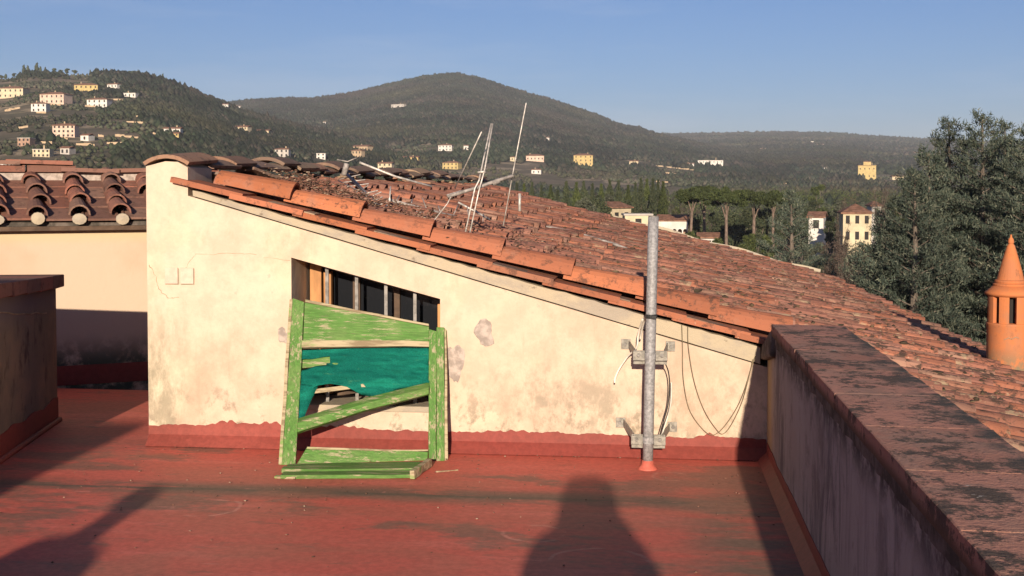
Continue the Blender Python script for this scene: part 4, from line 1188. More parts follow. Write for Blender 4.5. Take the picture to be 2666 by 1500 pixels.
o = MB().tube([Vector(p)+Vector((.2, -12.5, -1.1)) for p in [(-1.182, 12.300, 1.257), (-0.769, 12.500, 1.170), (-0.334, 12.300, 1.056), (0.046, 12.000, 0.922)]], .016, 8).build('loose_tube', M_GREYM, loc=(-.2, 12.5, 1.1), smooth=True); tag(o, 'long grey tube lying on the tiles behind the mast', 'tube')
# ------------------------------------------------------------------ terracotta chimney
CH = Vector((2.79, 9.87, roof_z(2.79)))
ch = empty('chimney_pot', CH, 'round orange terracotta chimney with slotted lantern and pointed cone cap', 'chimney')
b = MB(); b.lathe([(.25, -.10), (.25, .02), (.22, .05), (.185, .075)], 24); b.build('mortar_base', M_MORT, ch, smooth=True)
b = MB(); b.lathe([(.166, -.08), (.168, .10), (.167, .30), (.168, .42), (.172, .44), (.172, .452), (.160, .455)], 28); b.build('shaft', M_TERRA, ch, smooth=True)
for k in range(8):
    t = 2*math.pi*k/8+.25
    b = MB(); n_ = 4; w_ = .23
    for z in (.455, .660):
        for rr in (.164, .128):
            for q in range(n_+1):
                a = t-w_+2*w_*q/n_; b.v.append((rr*math.cos(a), rr*math.sin(a), z))
    S = n_+1
    for q in range(n_):
        b.f += [(q, q+1, 2*S+q+1, 2*S+q), (S+q+1, S+q, 3*S+q, 3*S+q+1), (q+1, q, S+q, S+q+1), (2*S+q, 2*S+q+1, 3*S+q+1, 3*S+q)]
    b.f += [(0, 2*S, 3*S, S), (n_, S+n_, 3*S+n_, 2*S+n_)]
    b.build('lantern_pillar', M_TERRA, ch)
b = MB(); b.lathe([(.085, .44), (.085, .67)], 14); b.build('flue', HD, ch)
b = MB(); b.lathe([(.15, .655), (.168, .66), (.185, .672), (.188, .688), (.150, .715), (.118, .745)], 28); b.build('eave_ring', M_TERRA, ch, smooth=True)
b = MB(); b.lathe([(.122, .735), (.127, .742), (.127, .752), (.112, .760), (.116, .770), (.115, .780), (.100, .787), (.085, .85), (.055, .96), (.030, 1.045), (.020, 1.062)], 28); b.build('cone_cap', M_TERRA, ch, smooth=False)
b = MB(); b.lathe([(.014, 1.055), (.024, 1.075), (.020, 1.098), (.008, 1.115), (.006, 1.135)], 12); b.build('finial', M_TERRA, ch, smooth=True)
b = MB(); b.tube([(-.08, -.150, .335), (-.05, -.161, .352), (-.03, -.166, .34), (-.005, -.168, .358), (.02, -.168, .35)], .003, 4); b.build('surface_crack', M_CRACK, ch)

# ------------------------------------------------------------------ people behind the camera, and the stair hut: only their shadows show
M_SKIN = simple('skin', (0.42, 0.24, 0.165, 1), .6, .3, 0, .08, 6)
M_HAIR = simple('dark_hair', (0.035, 0.022, 0.015, 1), .6, .3, 0, .3, 30, 0, (1, 1, .2))
M_COATA = simple('navy_coat', (0.022, 0.028, 0.05, 1), .9, .15, 0, .2, 12)
M_COATB = simple('brown_jacket', (0.11, 0.07, 0.045, 1), .9, .15, 0, .2, 12)
M_JEANS = simple('blue_jeans', (0.045, 0.06, 0.10, 1), .9, .15, 0, .2, 14)
M_SHOE = simple('dark_shoes', (0.03, 0.025, 0.022, 1), .7, .3)
def skin_mesh(name, verts, edges, radii, mat, parent, root=0, sub=2, loc=(0, 0, 0)):
    me = bpy.data.meshes.new(name); me.from_pydata(verts, edges, []); me.materials.append(mat)
    o = put(name, me, None, parent, loc)
    o.modifiers.new('skin', 'SKIN')
    for i, r_ in enumerate(radii):
        me.skin_vertices[0].data[i].radius = r_ if isinstance(r_, tuple) else (r_, r_)
        me.skin_vertices[0].data[i].use_root = (i == root)
    s_ = o.modifiers.new('sub', 'SUBSURF'); s_.levels = sub; s_.render_levels = sub
    for p in me.polygons: p.use_smooth = True
    return o
def person(name, label, loc, rz, hgt, coat, arms, hair_long=True, lean=0.0):
    s = hgt/1.72
    root = empty(name, loc, label, 'person', rz=rz)
    V = []; E = []; Rr = []
    def add(p, r, par=None):
        V.append(tuple(c*s for c in p)); Rr.append(tuple(c*s for c in r) if isinstance(r, tuple) else r*s)
        if par is not None: E.append((par, len(V)-1))
        return len(V)-1
    pel = add((0, 0, .94), (.165, .115)); bel = add((0, .0, 1.08), (.145, .105), pel); chs = add((0, .0, 1.27), (.165, .115), bel)
    nk0 = add((0, -.01, 1.40), (.085, .075), chs); nk = add((0, .0, 1.475), (.055, .058), nk0)
    hd0 = add((0, .02, 1.56), (.070, .082), nk); hd1 = add((0, .015, 1.64), (.076, .094), hd0); add((0, .005, 1.695), (.052, .064), hd1)
    hands = []
    for sx, a in zip((-1, 1), arms):
        shd = add((sx*.185, -.01, 1.385), .062, nk0)
        el = add(a[0], .045, shd); fm = add(tuple((a[0][k]*.45+a[1][k]*.55) for k in range(3)), .040, el); wr = add(a[1], .027, fm)
        d = (Vector(a[1])-Vector(a[0])).normalized(); side = Vector(a[2]).normalized(); pn = d.cross(side).normalized()
        pm = add(tuple(Vector(a[1])+d*.045), (.034, .017), wr); kn = add(tuple(Vector(a[1])+d*.085), (.038, .014), pm)
        for fi, (off, ln) in enumerate(((-.030, .066), (-.010, .078), (.010, .073), (.028, .056))):
            k0 = Vector(a[1])+d*.09+side*off
            i0 = add(tuple(k0), .0095, kn); i1 = add(tuple(k0+d*ln*.5+pn*.006), .0088, i0); i2 = add(tuple(k0+d*ln*.80+pn*.028), .008, i1); add(tuple(k0+d*ln*.90+pn*.045), .007, i2)
        t0 = Vector(a[1])+d*.03-side*.034; j0 = add(tuple(t0), .0125, pm); j1 = add(tuple(t0+d*.03-side*.020+pn*.01), .0105, j0); add(tuple(t0+d*.058-side*.020+pn*.022), .009, j1)
        hands.append((a[1], d))
    for sx in (-1, 1):
        hp = add((sx*.095, 0, .86), (.095, .10), pel); kn = add((sx*.105, .015, .49), .062, hp); an_ = add((sx*.11, -.01, .09), .042, kn)
        ft = add((sx*.115, .05, .045), (.042, .035), an_); add((sx*.125, .15, .032), (.042, .026), ft)
    body = skin_mesh('body', V, E, Rr, M_SKIN, root)
    # clothes follow the body a little larger
    def cloth(nm, idx_pts, mat):
        vv = [tuple(c*s for c in p) for p, _, _ in idx_pts]; ee = [(par, i) for i, (_, _, par) in enumerate(idx_pts) if par is not None]
        rr = [tuple(c*s for c in r) if isinstance(r, tuple) else r*s for _, r, _ in idx_pts]
        skin_mesh(nm, vv, ee, rr, mat, root)
    c = [((0, 0, .80), (.205, .150), None), ((0, 0, .95), (.195, .145), 0), ((0, 0, 1.10), (.175, .130), 1), ((0, 0, 1.27), (.190, .138), 2), ((0, -.01, 1.40), (.115, .095), 3), ((0, 0, 1.455), (.070, .070), 4)]
    for sx, a in zip((-1, 1), arms):
        n0 = len(c); c.append(((sx*.19, -.01, 1.385), .082, 4)); c.append((a[0], .062, n0)); c.append((tuple(a[0][k]*.12+a[1][k]*.88 for k in range(3)), .043, n0+1))
    cloth('coat', c, coat)
    t = [((0, 0, .95), (.180, .130), None)]
    for sx in (-1, 1):
        n0 = len(t); t.append(((sx*.095, 0, .86), (.110, .115), 0)); t.append(((sx*.105, .015, .49), .078, n0)); t.append(((sx*.11, -.01, .11), .062, n0+1))
    cloth('trousers', t, M_JEANS)
    for sx in (-1, 1): cloth('shoe', [((sx*.112, -.05, .05), (.045, .045), None), ((sx*.118, .05, .05), (.050, .045), 0), ((sx*.128, .17, .035), (.044, .030), 1)], M_SHOE)
    kx = 1.45 if hair_long else 1.0
    h = [((0, .0, 1.715), (.072*kx, .070), None), ((0, -.015, 1.66), (.100*kx, .100), 0), ((0, -.03, 1.57), (.110*kx, .085), 1)]
    if hair_long: h += [((0, -.035, 1.47), (.165, .075), 2), ((0, -.05, 1.38), (.20, .060), 3)]
    cloth('hair', h, M_HAIR)
    # face: eyes, nose, mouth, ears
    for sx in (-1, 1):
        b = MB(); b.lathe([(.0, -.011), (.008, -.008), (.011, 0), (.008, .008), (0, .011)], 10, (sx*.031*s, .098*s, 1.615*s)); b.build('eye', M_WCABLE, root, smooth=True)
        b = MB(); b.lathe([(.0, -.03), (.012, -.02), (.016, .0), (.014, .02), (0, .03)], 8, (sx*.080*s, .012*s, 1.605*s)); b.build('ear', M_SKIN, root, smooth=True)
    b = MB(); b.add([(-.014*s, .098*s, 1.575*s), (.014*s, .098*s, 1.575*s), (0, .128*s, 1.572*s), (0, .100*s, 1.625*s)], [(0, 1, 2), (0, 2, 3), (2, 1, 3), (0, 3, 1)]); b.build('nose', M_SKIN, root)
    b = MB(); b.box(-.022*s, .022*s, .088*s, .103*s, 1.545*s, 1.553*s); b.build('mouth', M_COATB, root)
    return root
person('person', 'person in navy coat holding up a phone, seen only as the right-hand floor shadow', (.006, -.30, 0), 0, 1.75, M_COATA,
       [((-.235, .10, 1.20), (-.075, .245, 1.50), (0, 0, 1)), ((.270, .06, 1.16), (.10, .245, 1.48), (0, 0, -1))])
b = MB(); b.box(-.075, .075, -.004, .004, -.037, .037); o = b.build('phone', M_BLACK, loc=(0, -.018, 1.6), bevel=.003); tag(o, 'black phone held up level by the person in the navy coat', 'phone')
person('person', 'person in brown jacket standing still, seen only as the left-hand floor shadow', (-2.30, -.5, 0), -.5, 1.68, M_COATB,
       [((-.265, -.02, 1.10), (-.255, .06, .86), (0, 1, 0)), ((.265, -.02, 1.10), (.255, .06, .86), (0, -1, 0))], hair_long=False)
hut = empty('stair_hut', (-4, -4, 0), 'plastered stair hut behind the viewer, casting the wide shadow over the terrace\'s left side', 'hut')
UO = Vector((4, 4, 0))
b = MB(); b.box(-3.3, -2.95, -6.5, -2.6, -.3, 2.5); b.build('side_wall', M_REAR, hut, loc=UO)
b = MB(); b.box(-7.2, -3.30, -6.5, -2.55, -.3, 3.1); b.add([(-7.2, -2.55, 3.1), (-3.30, -2.55, 3.1), (-3.30, -2.55, 3.42), (-3.64, -2.55, 3.42), (-7.2, -6.5, 3.1), (-3.30, -6.5, 3.1), (-3.30, -6.5, 3.42), (-3.64, -6.5, 3.42)], [(0,1,2,3),(7,6,5,4),(1,5,6,2),(3,2,6,7),(0,3,7,4)])
b.build('wall', M_REAR, hut, loc=UO)
b = MB(); b.box(-3.36, -2.90, -6.6, -2.5, 2.5, 2.58); b.build('lean_to_roof', M_TILEL, hut, loc=UO)
b = MB(); b.box(-4.9, -4.0, -2.56, -2.53, 0, 2.0); b.build('door', M_DOAK, hut, loc=UO)
# ------------------------------------------------------------------ houses on the hills
HOUSES = [
(-465,858,18.9,6.9,'cream','hip',2,5,"long cream villa at the far left end of the left hill's crest"),
(-427,900,17.7,6.4,'ochre','hip',2,5,'broad ochre villa on the crest of the left hill'),
(-444,984,9.8,3.1,'white','gable',1,3,"low white house on the hill crest beside the ochre villa's right end"),
(-404,800,18.0,6.4,'pink','hip',2,5,'pinkish stone farmhouse below the crest, left of the white terraced house'),
(-382,739,9.7,5.1,'white','hip',2,3,'small white house just below the pinkish farmhouse'),
(-371,798,14.2,5.1,'white','hip',2,4,'white terraced house below the ochre villa on the left hill'),
(-395,906,9.6,2.9,'white','flat',1,3,'low white bungalow near the right shoulder of the left hill'),
(-289,584,11.0,5.7,'pink','hip',3,5,'large pink villa halfway down the left hill'),
(-272,571,4.5,2.6,'white','gable',1,1,'little white outbuilding to the right of the large pink villa'),
(-285,537,5.9,3.5,'brick','flat',2,3,'brown brick house low on the left hill beside the frame edge'),
(-253,491,7.1,3.0,'cream','flat',2,4,'cream block of flats low on the left hill above the tiled roof'),
(-250,506,4.4,2.6,'grey','gable',1,2,'small grey house right of the cream block low on the left hill'),
(-267,669,9.3,3.0,'white','gable',1,4,'long white house above the little yellow house on the slope'),
(-254,640,4.5,3.1,'ochre','gable',2,2,'little yellow house below the long white house on the slope'),
(-288,849,10.4,4.6,'cream','gable',2,3,'cream gabled farmhouse where the two hills meet'),
(-291,898,15.3,2.7,'cream','gable',1,5,'low grey-cream wing stretching right of the cream gabled farmhouse'),
(-756,2193,22.5,5.3,'white','gable',1,4,'white house on the saddle between the left hill and the mountain'),
(-403,1143,5.5,2.6,'white','gable',1,1,"tiny white cottage on the saddle's left side"),
(-244,446,6.6,2.6,'white','flat',1,4,'long white shed just above the brown tiled roof at the far left'),
(-213,700,8.1,4.3,'grey','hip',2,3,'grey-white house in the wood directly above the broken ridge tiles'),
(-205,757,5.6,3.3,'white','flat',2,2,'white cube house among trees above the ridge, left of the antennas'),
(-245,1031,15.1,3.8,'tan','gable',1,5,'wide ochre hamlet house behind the sand-coloured house'),
(-206,856,8.0,5.7,'tan','hip',2,3,'sand-coloured house rising over the ridge left of the fallen antenna'),
(-205,1048,14.5,3.1,'ochre','gable',1,5,'long low yellow house left of the upright antenna rods'),
(-158,975,13.4,5.1,'ochre','hip',2,4,'golden ochre house right under the upright antenna rods'),
(-167,770,9.2,4.1,'cream','gable',2,3,'pale cream house peeping over the ridge beside the leaning tube'),
(-189,1136,13.0,5.2,'white','hip',2,4,'white villa on the slope just left of the leaning antenna rod'),
(-172,1155,4.5,3.8,'white','gable',1,1,'tiny white house behind the leaning antenna rod'),
(-103,1119,16.4,5.1,'pink','hip',1,5,'long pinkish house right of the tallest antenna rod'),
(-121,1093,4.3,3.6,'cream','hip',1,1,'little pale house touching the tallest antenna rod'),
(-90,988,7.7,3.2,'white','gable',1,2,'small white house in the green slope right of the tallest antenna rod'),
(-60,1138,17.7,9.2,'ochre','hip',3,4,"tall yellow villa standing alone under the mountain's right flank"),
(-117,1427,3.7,3.7,'white','gable',1,1,"white speck of a house on the mountain's lower right flank"),
(-455,1700,3.4,3.4,'white','gable',1,1,"lone white hut in the wood on the mountain's left flank"),
(-376,1826,21.7,4.2,'grey','flat',1,4,'pale ruined wall near the middle of the mountain'),
(73,1478,29.7,7.7,'white','flat',2,7,'large long white villa on the right slope behind the galvanised mast'),
(46,1407,10.0,3.6,'white','gable',1,3,'low white annex to the left of the large long white villa'),
(-15,1264,9.0,4.1,'cream','gable',1,3,'small beige house left of the white annex beyond the mast'),
(214,2354,9.2,6.1,'white','gable',1,2,'small white house high on the right-hand ridge, left one'),
(359,2648,13.8,5.2,'white','gable',1,3,'low white house high on the right-hand ridge near its crest'),
(359,2777,5.4,7.2,'white','flat',2,1,"tiny white tower house nearest the right-hand ridge's crest"),
(217,1261,17.4,14.1,'ochre','tower',2,4,'ochre villa with a raised middle storey left of the big cedar'),
(247,1260,11.6,3.3,'cream','gable',1,2,'low cream barn right of the ochre towered villa'),
(201,1442,3.8,4.7,'white','flat',2,1,'narrow white house left of the ochre towered villa'),
(493,2369,31.3,5.5,'white','gable',1,5,"long white house half behind the big cedar's left edge"),
]
TERRACE_WALLS = [
(-250,563,13.8,1.2,'tan',0),
(-265,604,12.3,1.2,'tan',0),
(-280,549,5.4,1.2,'tan',0),
(-365,810,21.3,1.2,'tan',0),
(-385,866,9.3,1.2,'tan',0),
(-374,796,8.6,1.2,'tan',0),
(-417,766,4.3,1.2,'tan',0),
(-238,590,6.1,1.2,'tan',0),
(-261,549,9.0,1.2,'tan',0),
(-397,790,8.7,1.2,'tan',0),
(-416,771,9.6,1.2,'tan',0),
(-375,729,6.3,1.2,'tan',0),
(-284,573,5.2,1.2,'tan',0),
(-275,596,2.9,1.2,'tan',0),
(-313,736,11.4,1.2,'tan',0),
(-299,694,11.1,1.2,'tan',0),
(-336,632,6.6,1.2,'tan',0),
(-265,643,4.6,1.2,'tan',0),
(29,1324,46.8,1.2,'tan',1),
(90,1477,11.5,1.8,'tan',1),
(112,1436,37.9,1.2,'tan',1),
(21,1172,16.2,1.2,'tan',1),
(11,1008,9.6,1.2,'tan',1),
(70,1162,10.0,1.2,'tan',1),
(170,1430,23.6,1.2,'tan',1),
(115,1098,15.2,1.2,'tan',1),
]
WIN_ME = MB().box(-.5, .5, -.04, .03, -.5, .5).mesh('window', HD)
def far_house(x, y, w, h, colour, rtype, rows, cols, label, rz=0.0, d=None, z=None):
    g = (float(terrain(x, y)) if z is None else z)-.6
    h = h+.6; d = d or max(w*.6, 5)
    t = empty('house', (x, y, g), label, 'house', 'houses on the hills and in the valley', rz=rz)
    wall = MB().box(-w/2, w/2, 0, d, -8, h)
    if rtype == 'tower': wall.box(-w*.2, w*.22, d*.1, d*.9, h, h+3.6)
    wall.build('wall', HW[colour], t)
    e = .35 if w < 8 else .6
    rb = MB()
    def hip(x0, x1, y0, y1, zb, rise):
        ins = min((x1-x0), (y1-y0))*.48; cy = (y0+y1)/2
        rb.add([(x0, y0, zb), (x1, y0, zb), (x1, y1, zb), (x0, y1, zb), (x0+ins, cy, zb+rise), (x1-ins, cy, zb+rise), (x0, y0, zb-.18), (x1, y0, zb-.18), (x1, y1, zb-.18), (x0, y1, zb-.18)],
               [(0,1,5,4),(1,2,5),(2,3,4,5),(3,0,4),(6,7,1,0),(7,8,2,1),(8,9,3,2),(9,6,0,3),(9,8,7,6)])
    rise = min(d*.16, h*.30)
    if rtype == 'hip': hip(-w/2-e, w/2+e, -e, d+e, h+.19, rise)
    elif rtype == 'gable':
        cy = d/2
        rb.add([(-w/2-e, -e, h+.02), (w/2+e, -e, h+.02), (w/2+e, cy, h+rise), (-w/2-e, cy, h+rise), (-w/2-e, d+e, h+.02), (w/2+e, d+e, h+.02), (-w/2-e, -e, h+.2), (w/2+e, -e, h+.2), (w/2+e, cy, h+rise+.2), (-w/2-e, cy, h+rise+.2), (-w/2-e, d+e, h+.2), (w/2+e, d+e, h+.2)],
               [(6,7,8,9),(9,8,11,10),(0,1,7,6),(1,2,8,7),(2,5,11,8),(5,4,10,11),(4,3,9,10),(3,0,6,9),(3,2,1,0),(4,5,2,3)])
    elif rtype == 'tower':
        hip(-w/2-e, w/2+e, -e, d+e, h+.19, rise*.4); hip(-w*.2-e, w*.22+e, d*.1-e, d*.9+e, h+3.8, 1.0)
    else: rb.box(-w/2-.2, w/2+.2, -.2, d+.2, h+.003, h+.3)
    r_ = rb.build('roof', HR if rtype != 'flat' else HW['grey'], t)
    if w > 7:
        b = MB(); cx = w*rnd.uniform(-.3, .3); b.box(cx-.3, cx+.3, d*.5-.3, d*.5+.3, h, h+rise+1.1); b.build('chimney', HW['tan'], r_)
    fh = h/max(rows, 1)
    for i in range(rows):
        for j in range(cols):
            ww = min(1.0, w/cols*.42); hh = min(1.5, fh*.5)
            put('window', WIN_ME, None, t, (-w/2+w*(j+.5)/cols, 0, .35+fh*(i+.5)), (0, 0, 0), (ww, 1, hh))
    return t
for a in HOUSES:
    HOUSES_XY.append((a[0], a[1], a[2]))
    far_house(*a[:8], a[8], rz=rnd.uniform(-.35, .2))
# nearer houses in the valley on the right
far_house(-4.6, 213, 5.2, 3.0, 'cream', 'gable', 1, 2, 'cream gabled barn left of the mast top, just over the roof', .9, 6, -4.6)
far_house(-1.6, 201, 4.4, 2.6, 'cream', 'flat', 1, 1, 'plain cream wall block touching the left of the mast top', .1, 5, -5.2)
far_house(8.6, 181, 2.7, 1.9, 'white', 'gable', 1, 1, 'low white garden house on the roof\'s far edge under the pines', -.1, 4, -7.4)
far_house(29.1, 219, 2.5, 2.3, 'white', 'gable', 1, 1, 'white house with red roof between the pines and the yellow villa', -.2, 7, -5.6)
far_house(40.8, 227, 1.7, 2.2, 'white', 'hip', 1, 1, 'narrow white house above the yellow villa\'s right end', 0, 5, -3.6)
tv = far_house(31.0, 188, 4.1, 4.2, 'cream', 'hip', 2, 3, 'yellow two-storey villa with arched windows left of the big cedar', -.08, 8, -6.2)
def arcade(x, y, z, rz):
    t = empty('arcade_house', (x, y, z), 'long white house with three dark arches just right of the mast top', 'house', 'houses on the hills and in the valley', rz=rz)
    W_, H_ = 4.9, 2.3; b = MB(); x0 = -W_/2
    piers = [(-W_/2, -.35)]; cx = [.30, 1.18, 2.02]; r_ = .33; sp = .75
    b.box(-W_/2, -.05, 0, .35, -6, H_)
    for c in cx:
        n = 8
        for k in range(n):
            a0 = math.pi*k/n; a1 = math.pi*(k+1)/n
            xa, za = c-r_*math.cos(a0), sp+r_*math.sin(a0); xb, zb = c-r_*math.cos(a1), sp+r_*math.sin(a1)
            b.hexa([(xa, 0, za), (xb, 0, zb), (xb, .35, zb), (xa, .35, za)], [(xa, 0, H_), (xb, 0, H_), (xb, .35, H_), (xa, .35, H_)])
    for a_, c_ in ((-.05, cx[0]-r_), (cx[0]+r_, cx[1]-r_), (cx[1]+r_, cx[2]-r_), (cx[2]+r_, W_/2)): b.box(a_, c_, 0, .35, -6, H_)
    b.build('wall', HW['white'], t)
    MB().box(-.05, W_/2, 2.2, 2.4, -6, H_).build('back_wall', HW['brick'], t)
    MB().box(-.05, W_/2, .36, 2.2, -6, -.1).build('arcade_floor', HW['grey'], t)
    b = MB(); b.add([(-W_/2-.2, -.2, H_+.01), (W_/2+.2, -.2, H_+.01), (W_/2+.2, 3.2, H_+.9), (-W_/2-.2, 3.2, H_+.9), (-W_/2-.2, -.2, H_+.16), (W_/2+.2, -.2, H_+.16), (W_/2+.2, 3.2, H_+1.05), (-W_/2-.2, 3.2, H_+1.05)], [(3,2,1,0),(4,5,6,7),(0,1,5,4),(1,2,6,5),(2,3,7,6),(3,0,4,7)])
    b.build('roof', HR, t)
arcade(3.9, 200, -5.8, -.05)

# stone retaining walls of the terraced slopes
for (x, y, w, h, c, q) in TERRACE_WALLS:
    HOUSES_XY.append((x, y, w*.8))
    b = MB(); n = 5
    for i in range(n):
        xa, xb = -w/2+w*i/n, -w/2+w*(i+1)/n; za = float(terrain(x+(xa+xb)/2, y)); hh = h*rnd.uniform(.6, 1.1)
        b.box(xa, xb+.02*(i < n-1), -.3+.01*i, .3+.01*i, za-2-float(terrain(x, y)), za+hh-float(terrain(x, y)))
    o = b.build('retaining_wall', HW[c], loc=(x, y, float(terrain(x, y))))
    tag(o, 'pale stone terrace wall crossing the left hill' if q == 0 else 'pale stone terrace wall on the slope beyond the mast', 'wall', 'terrace walls on the left hill' if q == 0 else 'terrace walls beyond the mast', 'thing')

# ------------------------------------------------------------------ woods on the hills
east = lambda X, Y, q, r: np.ones(len(X), bool)
def keep_left(X, Y, q, r):       # left hill: wooded right shoulder, patchy terraces on the left
    n = vnoise(X, Y, .016)
    return (q > 360+60*np.sin(r*.02)) & ((n > -.35) | (r > 800)) | (n > .62)
wood('hill_wood', 'dark winter wood covering the right shoulder of the left hill', M_WOOD, 34000, (-150, 1000, 480, 1290), lambda X, Y, q, r: keep_left(X, Y, q, r) & (terrain(X, Y) > -3), 1.5, 3.0)
wood('hill_wood', 'dark wood covering the central mountain', M_WOOD, 120000, (250, 2250, 1080, 2560), lambda X, Y, q, r: (r > 1250+150*np.sin(q*.012)) | (vnoise(X, Y, .012) > .1), 2.0, 4.2)
wood('hill_wood', 'hazy wood along the right-hand ridge', M_WOOD, 42000, (1500, 3000, 1450, 4080), lambda X, Y, q, r: (vnoise(X, Y, .006) > -.45), 3.2, 6.5, .8)
wood('olive_grove', 'grey green olive groves on the left terraces', M_GROVE, 9000, (-150, 900, 380, 1230), lambda X, Y, q, r: vnoise(X+40, Y-90, .02) > -.05, 1.0, 1.9)
wood('olive_grove', 'scattered groves and gardens at the foot of the hills', M_GROVE, 16000, (700, 2700, 480, 1500), lambda X, Y, q, r: vnoise(X-40, Y+90, .018) > -.15, 1.1, 2.3)
wood('olive_grove', 'dark tree belts between the houses on the plain', M_WOOD, 9000, (600, 2700, 480, 1250), lambda X, Y, q, r: vnoise(X+140, Y+20, .013) > .12, 1.4, 2.8, 1.3)

# ------------------------------------------------------------------ single trees
def leaf_tris(P, size, elong=1.6, dirs=None, spread=1.0):
    n = len(P)
    d = rng.normal(size=(n, 3)) if dirs is None else dirs+rng.normal(size=(n, 3))*spread
    d /= np.linalg.norm(d, axis=1, keepdims=True)
    a = rng.normal(size=(n, 3)); b = np.cross(d, a); b /= np.linalg.norm(b, axis=1, keepdims=True)
    s = size*rng.uniform(.6, 1.4, (n, 1))
    V = np.stack([P-b*s*.5, P+b*s*.5, P+d*s*elong], 1).reshape(-1, 3)
    return V, np.arange(n*3).reshape(-1, 3)
def crown_points(n, c, rad, shell=.55):
    d = rng.normal(size=(n, 3)); d /= np.linalg.norm(d, axis=1, keepdims=True)
    k = rng.uniform(shell, 1, (n, 1))
    return np.array(c)+d*k*np.array(rad)
def trunk_mb(b, h, r0, r1, wob=.1, z0=-1):
    pts = [(rnd.uniform(-wob, wob)*i/5, rnd.uniform(-wob, wob)*i/5, z0+(h-z0)*i/5) for i in range(6)]
    b.tube(pts, [r0+(r1-r0)*i/5 for i in range(6)], 7); return pts
def tree(name, label, cat, group, x, y, top, base, width, kind, mat, leaves, lsize):
    t = empty(name, (x, y, base), label, cat, group)
    h = top-base; w = width/2
    b = MB(); P = []; D = None
    if kind == 'cypress':
        trunk_mb(b, h*.8, .22, .05, .05)
        zz = rng.uniform(.06, 1, leaves)**.9; rr = w*np.clip(np.sin(np.clip(zz*1.04, 0, 1)**.62*math.pi)**.75, .03, 1)*(1+.22*np.sin(zz*31+x))
        an_ = rng.uniform(0, 6.283, leaves); k = rng.uniform(.55, 1.08, leaves)
        P = np.stack([rr*k*np.cos(an_), rr*k*np.sin(an_), zz*h], -1); D = np.stack([np.cos(an_)*.3, np.sin(an_)*.3, np.ones(leaves)], -1)
        V, F_ = leaf_tris(P, lsize, 1.9, D, .35)
    elif kind == 'round':
        pts = trunk_mb(b, h*.6, .3, .1, .25)
        cl = []
        m_ = 11
        for i in range(m_):
            a = rnd.uniform(0, 6.28); q = rnd.uniform(.1, .72); zc = rnd.uniform(.42, .84)*h
            c = (w*q*math.cos(a), w*q*math.sin(a), zc); rr = w*rnd.uniform(.32, .52)
            b.tube([pts[3], tuple(Vector(c)*.7+Vector(pts[3])*.3), c], [.09, .06, .02], 5)
            cl.append(crown_points(leaves//m_, c, (rr, rr, rr*.8), .35))
        P = np.concatenate(cl); V, F_ = leaf_tris(P, lsize, 1.5)
    elif kind == 'bare':
        pts = trunk_mb(b, h*.75, .22, .04, .2)
        tips = []
        for i in range(26):
            p0 = Vector(pts[rnd.randint(2, 4)]); a = rnd.uniform(0, 6.28); q = rnd.uniform(.3, 1.0)
            p2 = Vector((w*q*math.cos(a), w*q*math.sin(a), h*rnd.uniform(.55, 1.0))); p1 = p0*.5+p2*.5-Vector((0, 0, -.06*h))
            b.tube([p0, p1, p2], [.06, .035, .012], 4)
            tips += [p0.lerp(p2, k_) for k_ in np.linspace(.35, 1, 5)]
        P = np.array([list(tips[rnd.randrange(len(tips))]) for _ in range(leaves)])+rng.normal(0, w*.16, (leaves, 3))
        V, F_ = leaf_tris(P, lsize*.5, 4.5, np.tile([0, 0, .5], (leaves, 1)), .9)
    elif kind == 'pine':
        # umbrella pine: bare trunk that forks into rising limbs under a flat crown
        fh = h*.74
        b.tube([(0, 0, -1), (.05, 0, fh*.5), (0, .05, fh)], [.30, .25, .21], 9)
        tips = []
        for i in range(4):
            a = i*1.7+x; q = rnd.uniform(.20, .55)
            p2 = (w*q*math.cos(a), w*q*math.sin(a), h*rnd.uniform(.86, .92))
            b.tube([(0, 0, fh*rnd.uniform(.90, 1.0)), (p2[0]*.40, p2[1]*.40, fh+(p2[2]-fh)*.52), p2], [.12, .08, .03], 5); tips.append(p2)
        cl = []
        for i in range(34):
            a = rnd.uniform(0, 6.28); q = math.sqrt(rnd.uniform(0, 1))*.84
            zc = h*(.955-.10*q*q)-rnd.uniform(.0, 1.1)
            rr = w*rnd.uniform(.18, .28)
            cl.append(crown_points(leaves//34, (w*q*math.cos(a), w*q*math.sin(a), zc), (rr, rr, rr*.62), .2))
        P = np.concatenate(cl); V, F_ = leaf_tris(P, lsize, 1.5, np.tile([0, 0, .6], (len(P), 1)), .8)
    b.build('trunk', M_BARKR if kind == 'pine' else M_BARK, t)
    put('crown', tri_mesh('crown', V, F_, mat), None, t)
    return t
PINES = [
    (11.18, 179.65, 2.49, 6.87, 0, 1),
    (15.38, 185.36, 2.27, 6.92, 0.02, 2),
    (5.94, 191.91, 2.54, 5.90, 0.06, 3),
    (9.15, 199.79, 2.84, 6.47, -0.02, 4),
    (20.24, 204.00, 2.08, 5.31, 0, 5),
]
